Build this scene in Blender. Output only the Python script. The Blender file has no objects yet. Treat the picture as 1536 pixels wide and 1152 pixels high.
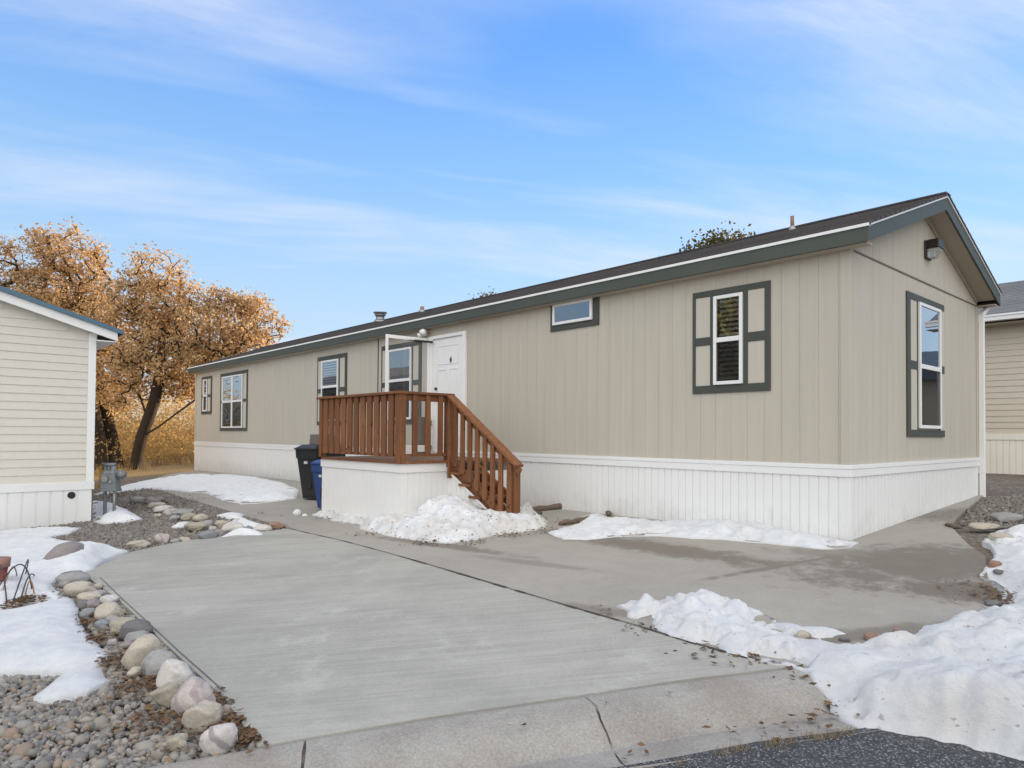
import bpy, bmesh, math, random
import numpy as np
from mathutils import Vector, Matrix
from mathutils.geometry import delaunay_2d_cdt
random.seed(7); RNG = np.random.default_rng(7)
SC = bpy.context.scene; COL = SC.collection; R = math.radians

# ------------------------------------------------------------------ camera
F, SY = 1028.5, 55.5
yaw, pit, roll = R(48.0), R(1.17), R(.40)
CAM = np.array([2.88, -7.21, 1.045])
fw = np.array([-math.sin(yaw)*math.cos(pit), math.cos(yaw)*math.cos(pit), math.sin(pit)])
r_ = np.array([math.cos(yaw), math.sin(yaw), 0]); u_ = np.cross(r_, fw)
RT = math.cos(roll)*r_ + math.sin(roll)*u_; UP = -math.sin(roll)*r_ + math.cos(roll)*u_
cd = bpy.data.cameras.new('camera'); cam = bpy.data.objects.new('camera', cd); COL.objects.link(cam)
cd.sensor_fit = 'HORIZONTAL'; cd.sensor_width = 36; cd.lens = 36*F/1536; cd.shift_y = SY/1536; cd.clip_end = 3000; cd.clip_start = .05
cam.matrix_world = Matrix(((RT[0], UP[0], -fw[0], CAM[0]), (RT[1], UP[1], -fw[1], CAM[1]), (RT[2], UP[2], -fw[2], CAM[2]), (0, 0, 0, 1)))
SC.camera = cam

def ray(x, y): return fw + RT*(x-768)/F - UP*(y-576-SY)/F
def gz(X, Y):                                     # the lie of the land
    X = np.asarray(X, float); Y = np.asarray(Y, float)
    z = .007*np.clip(X, -45, 6) + np.where(Y < 0, .066*np.maximum(Y, -14), .048*np.minimum(Y, 20))
    return z - .09*np.exp(-((X+7)/2.5)**2 - ((Y+2.4)/1.0)**2)
def G(x, y):                                      # point of the ground seen at a place of the photograph
    v = ray(x, y); t = 1.0
    lo, hi = .5, 120.
    for _ in range(60):
        m = (lo+hi)/2; p = CAM+v*m
        if p[2] > gz(p[0], p[1]): lo = m
        else: hi = m
    return CAM+v*lo
def at(x, y, d): return CAM + ray(x, y)*d
def G2(pts): return [G(*p)[:2] for p in pts]

# ------------------------------------------------------------------ materials
def newmat(name):
    m = bpy.data.materials.new(name); m.use_nodes = True
    nt = m.node_tree; b = nt.nodes['Principled BSDF']; return m, nt, b
def N(nt, t, **kw):
    n = nt.nodes.new(t)
    for k, v in kw.items():
        if k.startswith('i_'): n.inputs[k[2:].replace('_', ' ')].default_value = v
        else: setattr(n, k, v)
    return n
def coords(nt, scale=(1, 1, 1), rot=(0, 0, 0)):
    tc = N(nt, 'ShaderNodeTexCoord'); mp = N(nt, 'ShaderNodeMapping')
    mp.inputs['Scale'].default_value = scale; mp.inputs['Rotation'].default_value = rot
    nt.links.new(tc.outputs['Object'], mp.inputs['Vector']); return mp.outputs[0]
def coords_along(nt, ang, scale):                                   # turn first, then stretch: grain along a direction
    v = coords(nt, (1, 1, 1), (0, 0, -ang)); mp = N(nt, 'ShaderNodeMapping'); mp.inputs['Scale'].default_value = scale; nt.links.new(v, mp.inputs[0]); return mp.outputs[0]
def noise(nt, vec, scale, detail=6, rough=.6):
    n = N(nt, 'ShaderNodeTexNoise'); n.inputs['Scale'].default_value = scale; n.inputs['Detail'].default_value = detail; n.inputs['Roughness'].default_value = rough
    nt.links.new(vec, n.inputs['Vector']); return n.outputs[0]
def ramp(nt, fac, stops):
    r = N(nt, 'ShaderNodeValToRGB'); nt.links.new(fac, r.inputs[0])
    e = r.color_ramp.elements
    while len(e) < len(stops): e.new(.5)
    for k, (p, c) in enumerate(stops):
        e[k].position = p; e[k].color = (*c, 1) if len(c) == 3 else c
    return r.outputs[0]
def mix(nt, fac, a, b, blend='MIX'):
    n = N(nt, 'ShaderNodeMix', data_type='RGBA', blend_type=blend)
    n.clamp_result = False
    for s, v in ((n.inputs[0], fac), (n.inputs[6], a), (n.inputs[7], b)):
        if hasattr(v, 'links') or hasattr(v, 'is_linked'): nt.links.new(v, s)
        elif isinstance(v, (int, float)): s.default_value = v
        else: s.default_value = (*v, 1)
    return n.outputs[2]
def math_(nt, op, a, b=0., c=None):
    n = N(nt, 'ShaderNodeMath', operation=op)
    for s, v in zip(n.inputs, (a, b, c)):
        if v is None: continue
        if hasattr(v, 'is_linked'): nt.links.new(v, s)
        else: s.default_value = v
    return n.outputs[0]
def bump(nt, b, h, strength=.3, dist=.01):
    n = N(nt, 'ShaderNodeBump'); n.inputs['Strength'].default_value = strength; n.inputs['Distance'].default_value = dist
    nt.links.new(h, n.inputs['Height']); nt.links.new(n.outputs[0], b.inputs['Normal'])
def grey(v): return (v, v, v)
def mul(c, k): return tuple(min(1, x*k) for x in c)
def M(name, col, rough=.6, var=.12, scale=3, bstr=.2, bscale=60, stretch=(1, 1, 1), metallic=0, spec=.4, bdist=.004):
    m, nt, b = newmat(name); v = coords(nt, stretch)
    n1 = noise(nt, v, scale); n2 = noise(nt, v, bscale, 4)
    c = ramp(nt, n1, [(.3, mul(col, 1-var)), (.7, mul(col, 1+var))])
    c = mix(nt, .35, c, ramp(nt, n2, [(.3, mul(col, 1-var)), (.7, mul(col, 1+var))]))
    nt.links.new(c, b.inputs['Base Color']); b.inputs['Roughness'].default_value = rough
    b.inputs['Metallic'].default_value = metallic; b.inputs['Specular IOR Level'].default_value = spec
    if bstr: bump(nt, b, n2, bstr, bdist)
    return m

TAN = (.475, .437, .365)
mat = {}
mat['siding'] = M('tan_siding', TAN, .7, .075, .9, .45, 30, (10, 10, .55), bdist=.003)
mat['panel'] = M('tan_panel', (.50, .463, .39), .7, .05, 2, .25, 26, (14, 14, .8), bdist=.002)
mat['green'] = M('grey_green_trim', (.056, .062, .05), .55, .1, 3, .2, 60, (1, 1, 1))
mat['fascia'] = M('grey_green_fascia', (.062, .072, .057), .55, .1, 2, .2, 60)
mat['white'] = M('white_paint', (.78, .78, .765), .45, .04, 2, .08, 50)
mat['vinyl'] = M('white_vinyl', (.75, .75, .74), .4, .03, 2, .05, 40)
mat['soffit'] = M('tan_soffit', (.40, .345, .27), .7, .06, 3, .1, 40)
mat['black'] = M('black_plastic', (.018, .019, .02), .45, .2, 4, .15, 60)
mat['blue'] = M('blue_plastic', (.022, .055, .19), .4, .15, 4, .15, 60)
mat['dark'] = M('painted_dark', (.02, .02, .022), .8, .1, 4, 0)
mat['metal'] = M('grey_metal', (.30, .30, .30), .4, .15, 6, .1, 60, metallic=.8)
mat['meter'] = M('grey_meter_paint', (.17, .19, .20), .5, .2, 8, .15, 80)
mat['yellow'] = M('yellow_pipe_paint', (.45, .24, .04), .5, .2, 6, .1, 60)
mat['copper'] = M('brown_pipe', (.20, .12, .075), .6, .25, 8, .1, 50)
mat['bronze'] = M('dark_bronze', (.025, .018, .016), .4, .2, 8, .1, 60)
mat['terracotta'] = M('terracotta', (.27, .075, .04), .7, .25, 6, .2, 60)
mat['blueroof'] = M('blue_metal_edge', (.075, .15, .21), .4, .1, 3, .05, 40)
mat['lapwhite'] = M('cream_lap_siding', (.62, .60, .53), .55, .04, 1.5, .15, 40, (1, 6, 6), bdist=.002)
mat['laptan'] = M('beige_lap_siding', (.58, .52, .42), .55, .04, 1.5, .15, 40, (6, 1, 6), bdist=.002)
mat['creamskirt'] = M('cream_skirting', (.80, .76, .67), .5, .05, 2, .05, 40)
mat['box'] = M('grey_brown_card', (.15, .13, .115), .85, .12, 4, .2, 50)
mat['oldwood'] = M('weathered_wood', (.13, .095, .075), .85, .35, 6, .5, 30, (8, 1, 8))
mat['bark'] = M('dark_bark', (.036, .025, .018), .9, .35, 5, .8, 18, (3, 3, .7), bdist=.03)
mat['wire_dark'] = M('dark_wire', (.03, .035, .05), .5, .2, 6, 0)
mat['wire_tan'] = M('rusty_wire', (.33, .17, .09), .6, .25, 6, 0)
mat['label'] = M('pale_sticker', (.55, .55, .53), .5, .1, 30, 0)

def mat_skirt(name, col):
    m, nt, b = newmat(name); v = coords(nt)
    tc = N(nt, 'ShaderNodeTexCoord'); sp = N(nt, 'ShaderNodeSeparateXYZ'); nt.links.new(tc.outputs['Object'], sp.inputs[0])
    n = noise(nt, v, 3.2, 8, .7); n2 = noise(nt, coords(nt, (9, 9, .7)), 3, 5, .6)
    low = math_(nt, 'SUBTRACT', .34, sp.outputs[2])                    # splash dirt along the ground
    d = math_(nt, 'MULTIPLY', math_(nt, 'ADD', low, .05), 1.15); d = math_(nt, 'ADD', d, math_(nt, 'MULTIPLY', math_(nt, 'SUBTRACT', n, .5), 1.1))
    d = math_(nt, 'MULTIPLY', d, math_(nt, 'MULTIPLY', n2, 1.5))
    f = ramp(nt, d, [(.14, grey(0)), (.6, grey(.36))])
    nt.links.new(mix(nt, f, col, (.27, .25, .225)), b.inputs['Base Color']); b.inputs['Roughness'].default_value = .42
    bump(nt, b, noise(nt, v, 18, 3), .06, .004); return m
mat['skirt'] = mat_skirt('white_skirting', (.75, .75, .735))

def mat_wood(name, col, axis, grey_top=.25):
    m, nt, b = newmat(name); s = [26, 26, 26]; s[axis] = 1.3
    v = coords(nt, tuple(s)); n = noise(nt, v, 1.6, 8, .65); big = noise(nt, coords(nt), 2.3, 3)
    kn = noise(nt, coords(nt, (1, 1, 1)), 9, 2)
    c = ramp(nt, n, [(.25, mul(col, .38)), (.5, col), (.78, mul(col, 1.7))])
    c = mix(nt, ramp(nt, big, [(.35, grey(0)), (.75, grey(.5))]), c, mul(col, .55))
    c = mix(nt, ramp(nt, kn, [(.66, grey(0)), (.70, grey(.85))]), c, mul(col, .25))
    g = N(nt, 'ShaderNodeObjectInfo'); c = mix(nt, math_(nt, 'MULTIPLY', g.outputs['Random'], .7), c, mul(col, .5))
    nt.links.new(c, b.inputs['Base Color']); b.inputs['Roughness'].default_value = .62; b.inputs['Specular IOR Level'].default_value = .3
    bump(nt, b, n, .35, .004); return m
WOOD = (.235, .097, .041)
mat['wood_z'] = mat_wood('stained_wood_upright', WOOD, 2)
mat['wood_x'] = mat_wood('stained_wood_lengthwise', WOOD, 0)
mat['wood_y'] = mat_wood('stained_wood_crosswise', WOOD, 1)
mat['deckboard'] = mat_wood('worn_deck_board', (.19, .105, .06), 1)

def mat_shingle(name, a, c_, rowdir):
    m, nt, b = newmat(name)
    tc = N(nt, 'ShaderNodeTexCoord'); mp = N(nt, 'ShaderNodeMapping'); nt.links.new(tc.outputs['Object'], mp.inputs[0])
    br = N(nt, 'ShaderNodeTexBrick'); nt.links.new(mp.outputs[0], br.inputs['Vector'])
    br.inputs['Scale'].default_value = 1; br.inputs['Brick Width'].default_value = .31; br.inputs['Row Height'].default_value = .1347
    br.inputs['Mortar Size'].default_value = .004; br.inputs['Color1'].default_value = (*a, 1); br.inputs['Color2'].default_value = (*c_, 1); br.inputs['Mortar'].default_value = (*mul(a, .3), 1)
    n = noise(nt, coords(nt), 90, 3); n2 = noise(nt, coords(nt), 1.1, 4)
    c = mix(nt, .55, br.outputs[0], ramp(nt, n, [(.3, mul(a, .5)), (.7, mul(c_, 1.7))]))
    c = mix(nt, ramp(nt, n2, [(.4, grey(0)), (.7, grey(.4))]), c, mul(c_, 1.3))
    nt.links.new(c, b.inputs['Base Color']); b.inputs['Roughness'].default_value = .9; bump(nt, b, n, .6, .006); return m
mat['shingle'] = mat_shingle('dark_brown_shingle', (.040, .036, .036), (.078, .069, .067), 0)
mat['shingle_grey'] = mat_shingle('grey_shingle', (.09, .09, .095), (.16, .16, .165), 0)

def mat_concrete_light():
    m, nt, b = newmat('pale_driveway_concrete')
    a = R(27)
    v = coords(nt, (1, 1, 1)); big = noise(nt, v, .9, 6, .6)
    broom = noise(nt, coords_along(nt, R(54), (.9, 28, 1)), 1.2, 6, .7); streak = noise(nt, coords_along(nt, R(56), (.45, 4.5, 1)), 1.3, 5, .65)
    fine = noise(nt, v, 60, 6, .75)
    base = (.340, .331, .297)
    c = ramp(nt, streak, [(.32, mul(base, .62)), (.5, base), (.66, mul(base, 1.22))])
    c = mix(nt, .45, c, ramp(nt, big, [(.34, mul(base, .66)), (.5, base), (.66, mul(base, 1.22))]))
    c = mix(nt, .34, c, ramp(nt, broom, [(.38, mul(base, .62)), (.62, mul(base, 1.3))]))
    c = mix(nt, .35, c, ramp(nt, fine, [(.35, mul(base, .70)), (.65, mul(base, 1.25))]))
    pale = noise(nt, coords(nt, (1, 1, 1), (0, 0, .6)), 1.7, 8, .75)
    c = mix(nt, ramp(nt, pale, [(.57, grey(0)), (.68, grey(.4))]), c, (.52, .51, .48))
    sp = noise(nt, v, 23, 3, .5); c = mix(nt, ramp(nt, sp, [(.735, grey(0)), (.76, grey(.8))]), c, (.12, .11, .10))
    blot = noise(nt, coords(nt, (1, 1, 1), (0, 0, 1.1)), .55, 9, .72); c = mix(nt, ramp(nt, blot, [(.46, grey(0)), (.62, grey(.42))]), c, mul(base, .62))
    nt.links.new(c, b.inputs['Base Color']); b.inputs['Roughness'].default_value = .85
    bump(nt, b, mix(nt, .5, broom, fine), .5, .005); return m
mat['concrete'] = mat_concrete_light()

def mat_pad(spots):
    m, nt, b = newmat('stained_pad_concrete')
    v = coords(nt); big = noise(nt, v, .8, 6, .6); fine = noise(nt, v, 70, 6, .75); mid = noise(nt, v, 5, 7, .7)
    base = (.305, .285, .25)
    c = ramp(nt, big, [(.3, mul(base, .82)), (.7, mul(base, 1.14))])
    c = mix(nt, .4, c, ramp(nt, fine, [(.35, mul(base, .68)), (.65, mul(base, 1.3))]))
    c = mix(nt, .25, c, ramp(nt, mid, [(.3, mul(base, .7)), (.7, mul(base, 1.25))]))
    tc = N(nt, 'ShaderNodeTexCoord'); tot = None                      # dried mud washed over the slab, each stain with its own shape
    for (x, y, rx, ry, ang, k) in spots:
        mp = N(nt, 'ShaderNodeMapping', vector_type='TEXTURE'); mp.inputs['Location'].default_value = (x, y, 0); mp.inputs['Rotation'].default_value = (0, 0, ang)
        mp.inputs['Scale'].default_value = (rx, ry, 1e6); nt.links.new(tc.outputs['Object'], mp.inputs[0])
        ln = N(nt, 'ShaderNodeVectorMath', operation='LENGTH'); nt.links.new(mp.outputs[0], ln.inputs[0])
        f = math_(nt, 'SUBTRACT', 1.15, ln.outputs['Value'])
        f = math_(nt, 'ADD', f, math_(nt, 'MULTIPLY', math_(nt, 'SUBTRACT', mid, .5), 2.6)); f = math_(nt, 'ADD', f, math_(nt, 'MULTIPLY', math_(nt, 'SUBTRACT', fine, .5), 1.6))
        f = ramp(nt, f, [(.0, grey(0)), (.55, grey(min(1, k*.85)))])
        tot = f if tot is None else math_(nt, 'MAXIMUM', tot, f)
    c = mix(nt, tot, c, mix(nt, mid, (.07, .052, .037), (.13, .10, .074)))
    nt.links.new(c, b.inputs['Base Color']); b.inputs['Roughness'].default_value = .85
    bump(nt, b, mix(nt, .5, fine, mid), .35, .005); return m

def mat_curb():
    m, nt, b = newmat('weathered_curb_concrete'); v = coords(nt)
    big = noise(nt, v, 2.4, 7, .65); fine = noise(nt, v, 75, 6, .8); ag = noise(nt, v, 160, 2, .5)
    c = ramp(nt, big, [(.34, (.19, .165, .14)), (.48, (.265, .25, .225)), (.60, (.335, .325, .30))])
    c = mix(nt, .5, c, ramp(nt, fine, [(.32, (.12, .11, .10)), (.68, (.44, .42, .39))]))
    c = mix(nt, ramp(nt, ag, [(.68, grey(0)), (.72, grey(.7))]), c, (.08, .075, .07))
    pk = noise(nt, v, 1.1, 4); c = mix(nt, ramp(nt, pk, [(.5, grey(0)), (.65, grey(.25))]), c, (.25, .20, .165))
    nt.links.new(c, b.inputs['Base Color']); b.inputs['Roughness'].default_value = .9; bump(nt, b, fine, .6, .006); return m
mat['curb'] = mat_curb()

def mat_asphalt():
    m, nt, b = newmat('dark_asphalt'); v = coords(nt)
    vo = N(nt, 'ShaderNodeTexVoronoi'); vo.inputs['Scale'].default_value = 130; nt.links.new(v, vo.inputs['Vector'])
    n = noise(nt, v, 3, 5); sp = N(nt, 'ShaderNodeSeparateColor'); nt.links.new(vo.outputs['Color'], sp.inputs[0])
    c = ramp(nt, sp.outputs[0], [(.0, (.022, .024, .028)), (.6, (.05, .053, .06)), (.82, (.085, .088, .095)), (.97, (.26, .26, .265))])
    c = mix(nt, ramp(nt, n, [(.4, grey(0)), (.7, grey(.35))]), c, (.075, .077, .08))
    nt.links.new(c, b.inputs['Base Color']); b.inputs['Roughness'].default_value = .85; bump(nt, b, vo.outputs['Distance'], .8, .008); return m
mat['asphalt'] = mat_asphalt()

def mat_ground():
    m, nt, b = newmat('gravelly_soil'); v = coords(nt)
    vo = N(nt, 'ShaderNodeTexVoronoi'); vo.inputs['Scale'].default_value = 30; nt.links.new(v, vo.inputs['Vector'])
    sp = N(nt, 'ShaderNodeSeparateColor'); nt.links.new(vo.outputs['Color'], sp.inputs[0]); n = noise(nt, v, 1.2, 5)
    c = ramp(nt, sp.outputs[0], [(.1, (.075, .06, .05)), (.5, (.14, .12, .10)), (.9, (.24, .22, .20))])
    c = mix(nt, ramp(nt, n, [(.4, grey(0)), (.65, grey(.75))]), c, (.12, .085, .058))
    tc = N(nt, 'ShaderNodeTexCoord'); s = N(nt, 'ShaderNodeSeparateXYZ'); nt.links.new(tc.outputs['Object'], s.inputs[0])
    far = ramp(nt, math_(nt, 'MULTIPLY_ADD', s.outputs[0], -.1, -1.95), [(0, grey(0)), (.12, grey(1))])
    c = mix(nt, far, c, ramp(nt, noise(nt, v, 9, 6), [(.3, (.20, .13, .045)), (.7, (.34, .24, .10))]))
    nt.links.new(c, b.inputs['Base Color']); b.inputs['Roughness'].default_value = .95; bump(nt, b, vo.outputs['Distance'], -.8, .02); return m
mat['ground'] = mat_ground()

def mat_snow(name='packed_snow', dirt=.5, warm=0.):
    m, nt, b = newmat(name); v = coords(nt)
    n = noise(nt, v, 2.2, 7, .65); fine = noise(nt, v, 55, 5, .7); sp = noise(nt, v, 21, 4, .6); big = noise(nt, v, 7, 7, .75); grain = noise(nt, v, 240, 3, .8)
    c = mix(nt, ramp(nt, n, [(.42, grey(0)), (.72, grey(min(1, .9*dirt)))]), (.80, .815, .83), (.58, .53, .47))
    c = mix(nt, ramp(nt, sp, [(.665-.05*dirt, grey(0)), (.72-.04*dirt, grey(min(1, 1.1*dirt)))]), c, (.16, .115, .08))
    nt.links.new(c, b.inputs['Base Color']); b.inputs['Roughness'].default_value = .75; b.inputs['Specular IOR Level'].default_value = .2
    b.inputs['Subsurface Weight'].default_value = .0
    c2 = ramp(nt, big, [(.35, (.84, .86, .89)), (.58, (1., 1., 1.))]); c = mix(nt, 1., c, c2, 'MULTIPLY')  # hollows tinted darker and bluer in the colour, standing in for weak shading
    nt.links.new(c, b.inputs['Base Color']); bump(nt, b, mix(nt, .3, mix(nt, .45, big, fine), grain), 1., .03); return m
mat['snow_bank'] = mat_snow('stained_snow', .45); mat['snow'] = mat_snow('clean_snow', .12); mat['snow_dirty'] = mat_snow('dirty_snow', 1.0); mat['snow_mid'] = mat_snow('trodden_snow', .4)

def mat_island(name, stops, rough=.85, trans=None, bs=.3, bsc=120):
    m, nt, b = newmat(name); g = N(nt, 'ShaderNodeNewGeometry')
    c = ramp(nt, g.outputs['Random Per Island'], stops); n = noise(nt, coords(nt), bsc, 3)
    c = mix(nt, .35, c, mix(nt, n, mul(stops[0][1], .8), mul(stops[-1][1], 1.1)))
    nt.links.new(c, b.inputs['Base Color']); b.inputs['Roughness'].default_value = rough; b.inputs['Specular IOR Level'].default_value = .25
    if bs: bump(nt, b, n, bs, .003)
    if trans:
        t = N(nt, 'ShaderNodeBsdfTranslucent'); nt.links.new(c, t.inputs[0]); mx = N(nt, 'ShaderNodeMixShader'); mx.inputs[0].default_value = trans
        nt.links.new(b.outputs[0], mx.inputs[1]); nt.links.new(t.outputs[0], mx.inputs[2]); nt.links.new(mx.outputs[0], nt.nodes['Material Output'].inputs[0])
    return m
mat['pebble'] = mat_island('river_pebbles', [(0, (.10, .10, .105)), (.25, (.20, .195, .185)), (.5, (.29, .27, .235)), (.7, (.17, .15, .135)), (.85, (.26, .17, .10)), (1, (.38, .355, .32))])
mat['pebble_far'] = mat_island('crushed_gravel', [(0, (.09, .085, .08)), (.3, (.17, .155, .14)), (.6, (.24, .215, .185)), (.85, (.15, .115, .09)), (1, (.33, .31, .28))])
mat['litter'] = mat_island('dead_leaves', [(0, (.04, .026, .017)), (.4, (.10, .062, .035)), (.8, (.17, .11, .065)), (1, (.27, .15, .07))], .8, .15)
mat['oakleaf'] = mat_island('golden_oak_leaves', [(0, (.19, .105, .047)), (.3, (.45, .275, .125)), (.65, (.63, .425, .21)), (1, (.78, .58, .33))], .7, .55, 0)
mat['thicket'] = mat_island('golden_brush_leaves', [(0, (.36, .18, .06)), (.4, (.68, .42, .15)), (.8, (.85, .62, .30)), (1, (.56, .48, .2))], .7, .6, 0)
mat['greenleaf'] = mat_island('olive_leaves', [(0, (.045, .05, .018)), (.5, (.09, .085, .03)), (1, (.17, .12, .04))], .7, .35, 0)
mat['mirrorleaf'] = mat_island('yellow_green_leaves', [(0, (.07, .075, .02)), (.5, (.16, .16, .045)), (1, (.30, .24, .07))], .7, .35, 0)
mat['straw'] = mat_island('straw_grass', [(0, (.16, .115, .06)), (1, (.36, .28, .16))], .8, .2, 0)

def mat_stone(name, a, c_, vein=None):
    m, nt, b = newmat(name); oi = N(nt, 'ShaderNodeObjectInfo'); tc = N(nt, 'ShaderNodeTexCoord')
    ad = N(nt, 'ShaderNodeVectorMath', operation='ADD'); nt.links.new(tc.outputs['Object'], ad.inputs[0])
    cb = N(nt, 'ShaderNodeCombineXYZ'); nt.links.new(math_(nt, 'MULTIPLY', oi.outputs['Random'], 37.), cb.inputs[0]); nt.links.new(cb.outputs[0], ad.inputs[1])
    n = noise(nt, ad.outputs[0], 7, 7, .65); f = noise(nt, ad.outputs[0], 90, 5, .7)
    c = ramp(nt, n, [(.3, a), (.7, c_)]); c = mix(nt, .4, c, ramp(nt, f, [(.3, mul(a, .6)), (.7, mul(c_, 1.25))]))
    if vein:
        w = N(nt, 'ShaderNodeTexWave', bands_direction='DIAGONAL'); w.inputs['Scale'].default_value = 4; w.inputs['Distortion'].default_value = 7; w.inputs['Detail'].default_value = 3
        nt.links.new(ad.outputs[0], w.inputs[0]); c = mix(nt, ramp(nt, w.outputs['Fac'], [(.62, grey(0)), (.85, grey(.7))]), c, vein)
    nt.links.new(c, b.inputs['Base Color']); b.inputs['Roughness'].default_value = .85; bump(nt, b, mix(nt, .5, n, f), .5, .012); return m
ST = dict(tan=mat_stone('tan_stone', (0.312, 0.273, 0.220), (0.467, 0.424, 0.353)), white=mat_stone('whitish_stone', (0.396, 0.378, 0.356), (0.550, 0.524, 0.489)),
          grey=mat_stone('grey_stone', (0.207, 0.207, 0.207), (0.327, 0.322, 0.314)), dark=mat_stone('dark_grey_stone', (0.090, 0.086, 0.090), (0.169, 0.160, 0.160)),
          pink=mat_stone('pinkish_stone', (0.353, 0.309, 0.296), (0.482, 0.425, 0.403), (0.280, 0.228, 0.237)), olive=mat_stone('olive_tan_stone', (0.244, 0.223, 0.174), (0.385, 0.349, 0.279)),
          stripe=mat_stone('banded_stone', (0.416, 0.385, 0.364), (0.536, 0.501, 0.475), (0.189, 0.163, 0.172)), blue=mat_stone('blue_grey_stone', (0.151, 0.165, 0.178), (0.249, 0.262, 0.276)),
          red=mat_stone('rust_red_stone', (0.172, 0.097, 0.071), (0.306, 0.191, 0.138)), purple=mat_stone('purple_grey_stone', (0.177, 0.155, 0.155), (0.278, 0.247, 0.243)))

def mat_glass():
    m, nt, b = newmat('window_glass'); nt.nodes.remove(b)
    t = N(nt, 'ShaderNodeBsdfTransparent'); t.inputs[0].default_value = (.62, .66, .66, 1); g = N(nt, 'ShaderNodeBsdfGlossy'); g.inputs['Roughness'].default_value = .012; g.inputs[0].default_value = (.9, .95, 1, 1)
    v = coords(nt); bp = N(nt, 'ShaderNodeBump'); bp.inputs['Strength'].default_value = .05; bp.inputs['Distance'].default_value = .02; nt.links.new(noise(nt, v, 2.2, 1), bp.inputs['Height']); nt.links.new(bp.outputs[0], g.inputs['Normal'])
    fr = N(nt, 'ShaderNodeFresnel'); fr.inputs[0].default_value = 1.55
    mx = N(nt, 'ShaderNodeMixShader'); nt.links.new(math_(nt, 'MULTIPLY_ADD', fr.outputs[0], 1.8, .16), mx.inputs[0])
    nt.links.new(t.outputs[0], mx.inputs[1]); nt.links.new(g.outputs[0], mx.inputs[2]); nt.links.new(mx.outputs[0], nt.nodes['Material Output'].inputs[0]); return m
mat['glass'] = mat_glass()
def mat_screen():
    m, nt, b = newmat('insect_screen'); nt.nodes.remove(b)
    t = N(nt, 'ShaderNodeBsdfTransparent'); d = N(nt, 'ShaderNodeBsdfDiffuse'); d.inputs[0].default_value = (.022, .022, .024, 1)
    mx = N(nt, 'ShaderNodeMixShader'); mx.inputs[0].default_value = .5; nt.links.new(t.outputs[0], mx.inputs[1]); nt.links.new(d.outputs[0], mx.inputs[2]); nt.links.new(mx.outputs[0], nt.nodes['Material Output'].inputs[0]); return m
mat['screen'] = mat_screen()
m, nt, b = newmat('clear_storm_glass'); nt.nodes.remove(b)
t = N(nt, 'ShaderNodeBsdfTransparent'); g = N(nt, 'ShaderNodeBsdfGlossy'); g.inputs['Roughness'].default_value = .01; mx = N(nt, 'ShaderNodeMixShader'); mx.inputs[0].default_value = .07
nt.links.new(t.outputs[0], mx.inputs[1]); nt.links.new(g.outputs[0], mx.inputs[2]); nt.links.new(mx.outputs[0], nt.nodes['Material Output'].inputs[0]); mat['clear'] = m
m, nt, b = newmat('ribbed_lamp_glass'); b.inputs['Base Color'].default_value = (.75, .76, .74, 1); b.inputs['Roughness'].default_value = .15; b.inputs['Transmission Weight'].default_value = .75; b.inputs['IOR'].default_value = 1.3
w = N(nt, 'ShaderNodeTexWave'); w.inputs['Scale'].default_value = 25; nt.links.new(coords(nt), w.inputs[0]); bump(nt, b, w.outputs['Fac'], .6, .004); mat['lampglass'] = m
mat['blind'] = M('window_blind', (.70, .69, .65), .6, .05, 3, 0)

# ------------------------------------------------------------------ mesh helpers
class MB:
    def __init__(s): s.v = []; s.f = []
    def quad(s, a, b, c, d): s.poly([a, b, c, d])
    def poly(s, ps):
        k = len(s.v); s.v += [tuple(map(float, p)) for p in ps]; s.f.append(tuple(range(k, k+len(ps))))
    def box(s, x0, x1, y0, y1, z0, z1): s.hexa([(x0, y0, z0), (x1, y0, z0), (x1, y1, z0), (x0, y1, z0)], [(x0, y0, z1), (x1, y0, z1), (x1, y1, z1), (x0, y1, z1)])
    def hexa(s, b, t):
        k = len(s.v); s.v += [tuple(map(float, p)) for p in list(b)+list(t)]; n = len(b)
        s.f.append(tuple(k+i for i in range(n-1, -1, -1))); s.f.append(tuple(k+n+i for i in range(n)))
        for i in range(n): j = (i+1) % n; s.f.append((k+i, k+j, k+n+j, k+n+i))
    def bar(s, p, q, w, h, up=(0, 0, 1)):                           # rectangular bar from p to q
        p = Vector(p); q = Vector(q); d = (q-p).normalized(); a = d.cross(Vector(up)).normalized(); c = a.cross(d)
        o = [a*w/2*i+c*h/2*j for i, j in ((-1, -1), (1, -1), (1, 1), (-1, 1))]
        s.hexa([p+x for x in o], [q+x for x in o])
    def tube(s, pts, rad, n=8, cap=True):
        pts = [Vector(p) for p in pts]; rr = rad if isinstance(rad, (list, tuple)) else [rad]*len(pts); k0 = len(s.v); a = None
        for i, p in enumerate(pts):
            d = (pts[min(i+1, len(pts)-1)]-pts[max(i-1, 0)]).normalized()
            if a is None: a = d.orthogonal().normalized()
            a = (a-d*a.dot(d)).normalized(); c = d.cross(a)
            for j in range(n):
                t = 2*math.pi*j/n; s.v.append(tuple(p+(a*math.cos(t)+c*math.sin(t))*rr[i]))
        for i in range(len(pts)-1):
            for j in range(n): q = (j+1) % n; s.f.append((k0+i*n+j, k0+i*n+q, k0+(i+1)*n+q, k0+(i+1)*n+j))
        if cap: s.f.append(tuple(k0+j for j in range(n-1, -1, -1))); e = k0+(len(pts)-1)*n; s.f.append(tuple(e+j for j in range(n)))
    def cyl(s, x, y, z0, z1, r0, r1=None, n=20): s.tube([(x, y, z0), (x, y, z1)], [r0, r1 if r1 is not None else r0], n)
    def build(s, name, m, parent=None, smooth=False, bevel=0):
        me = bpy.data.meshes.new(name); me.from_pydata(s.v, [], s.f); return finish(name, me, m, parent, smooth, bevel)
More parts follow.
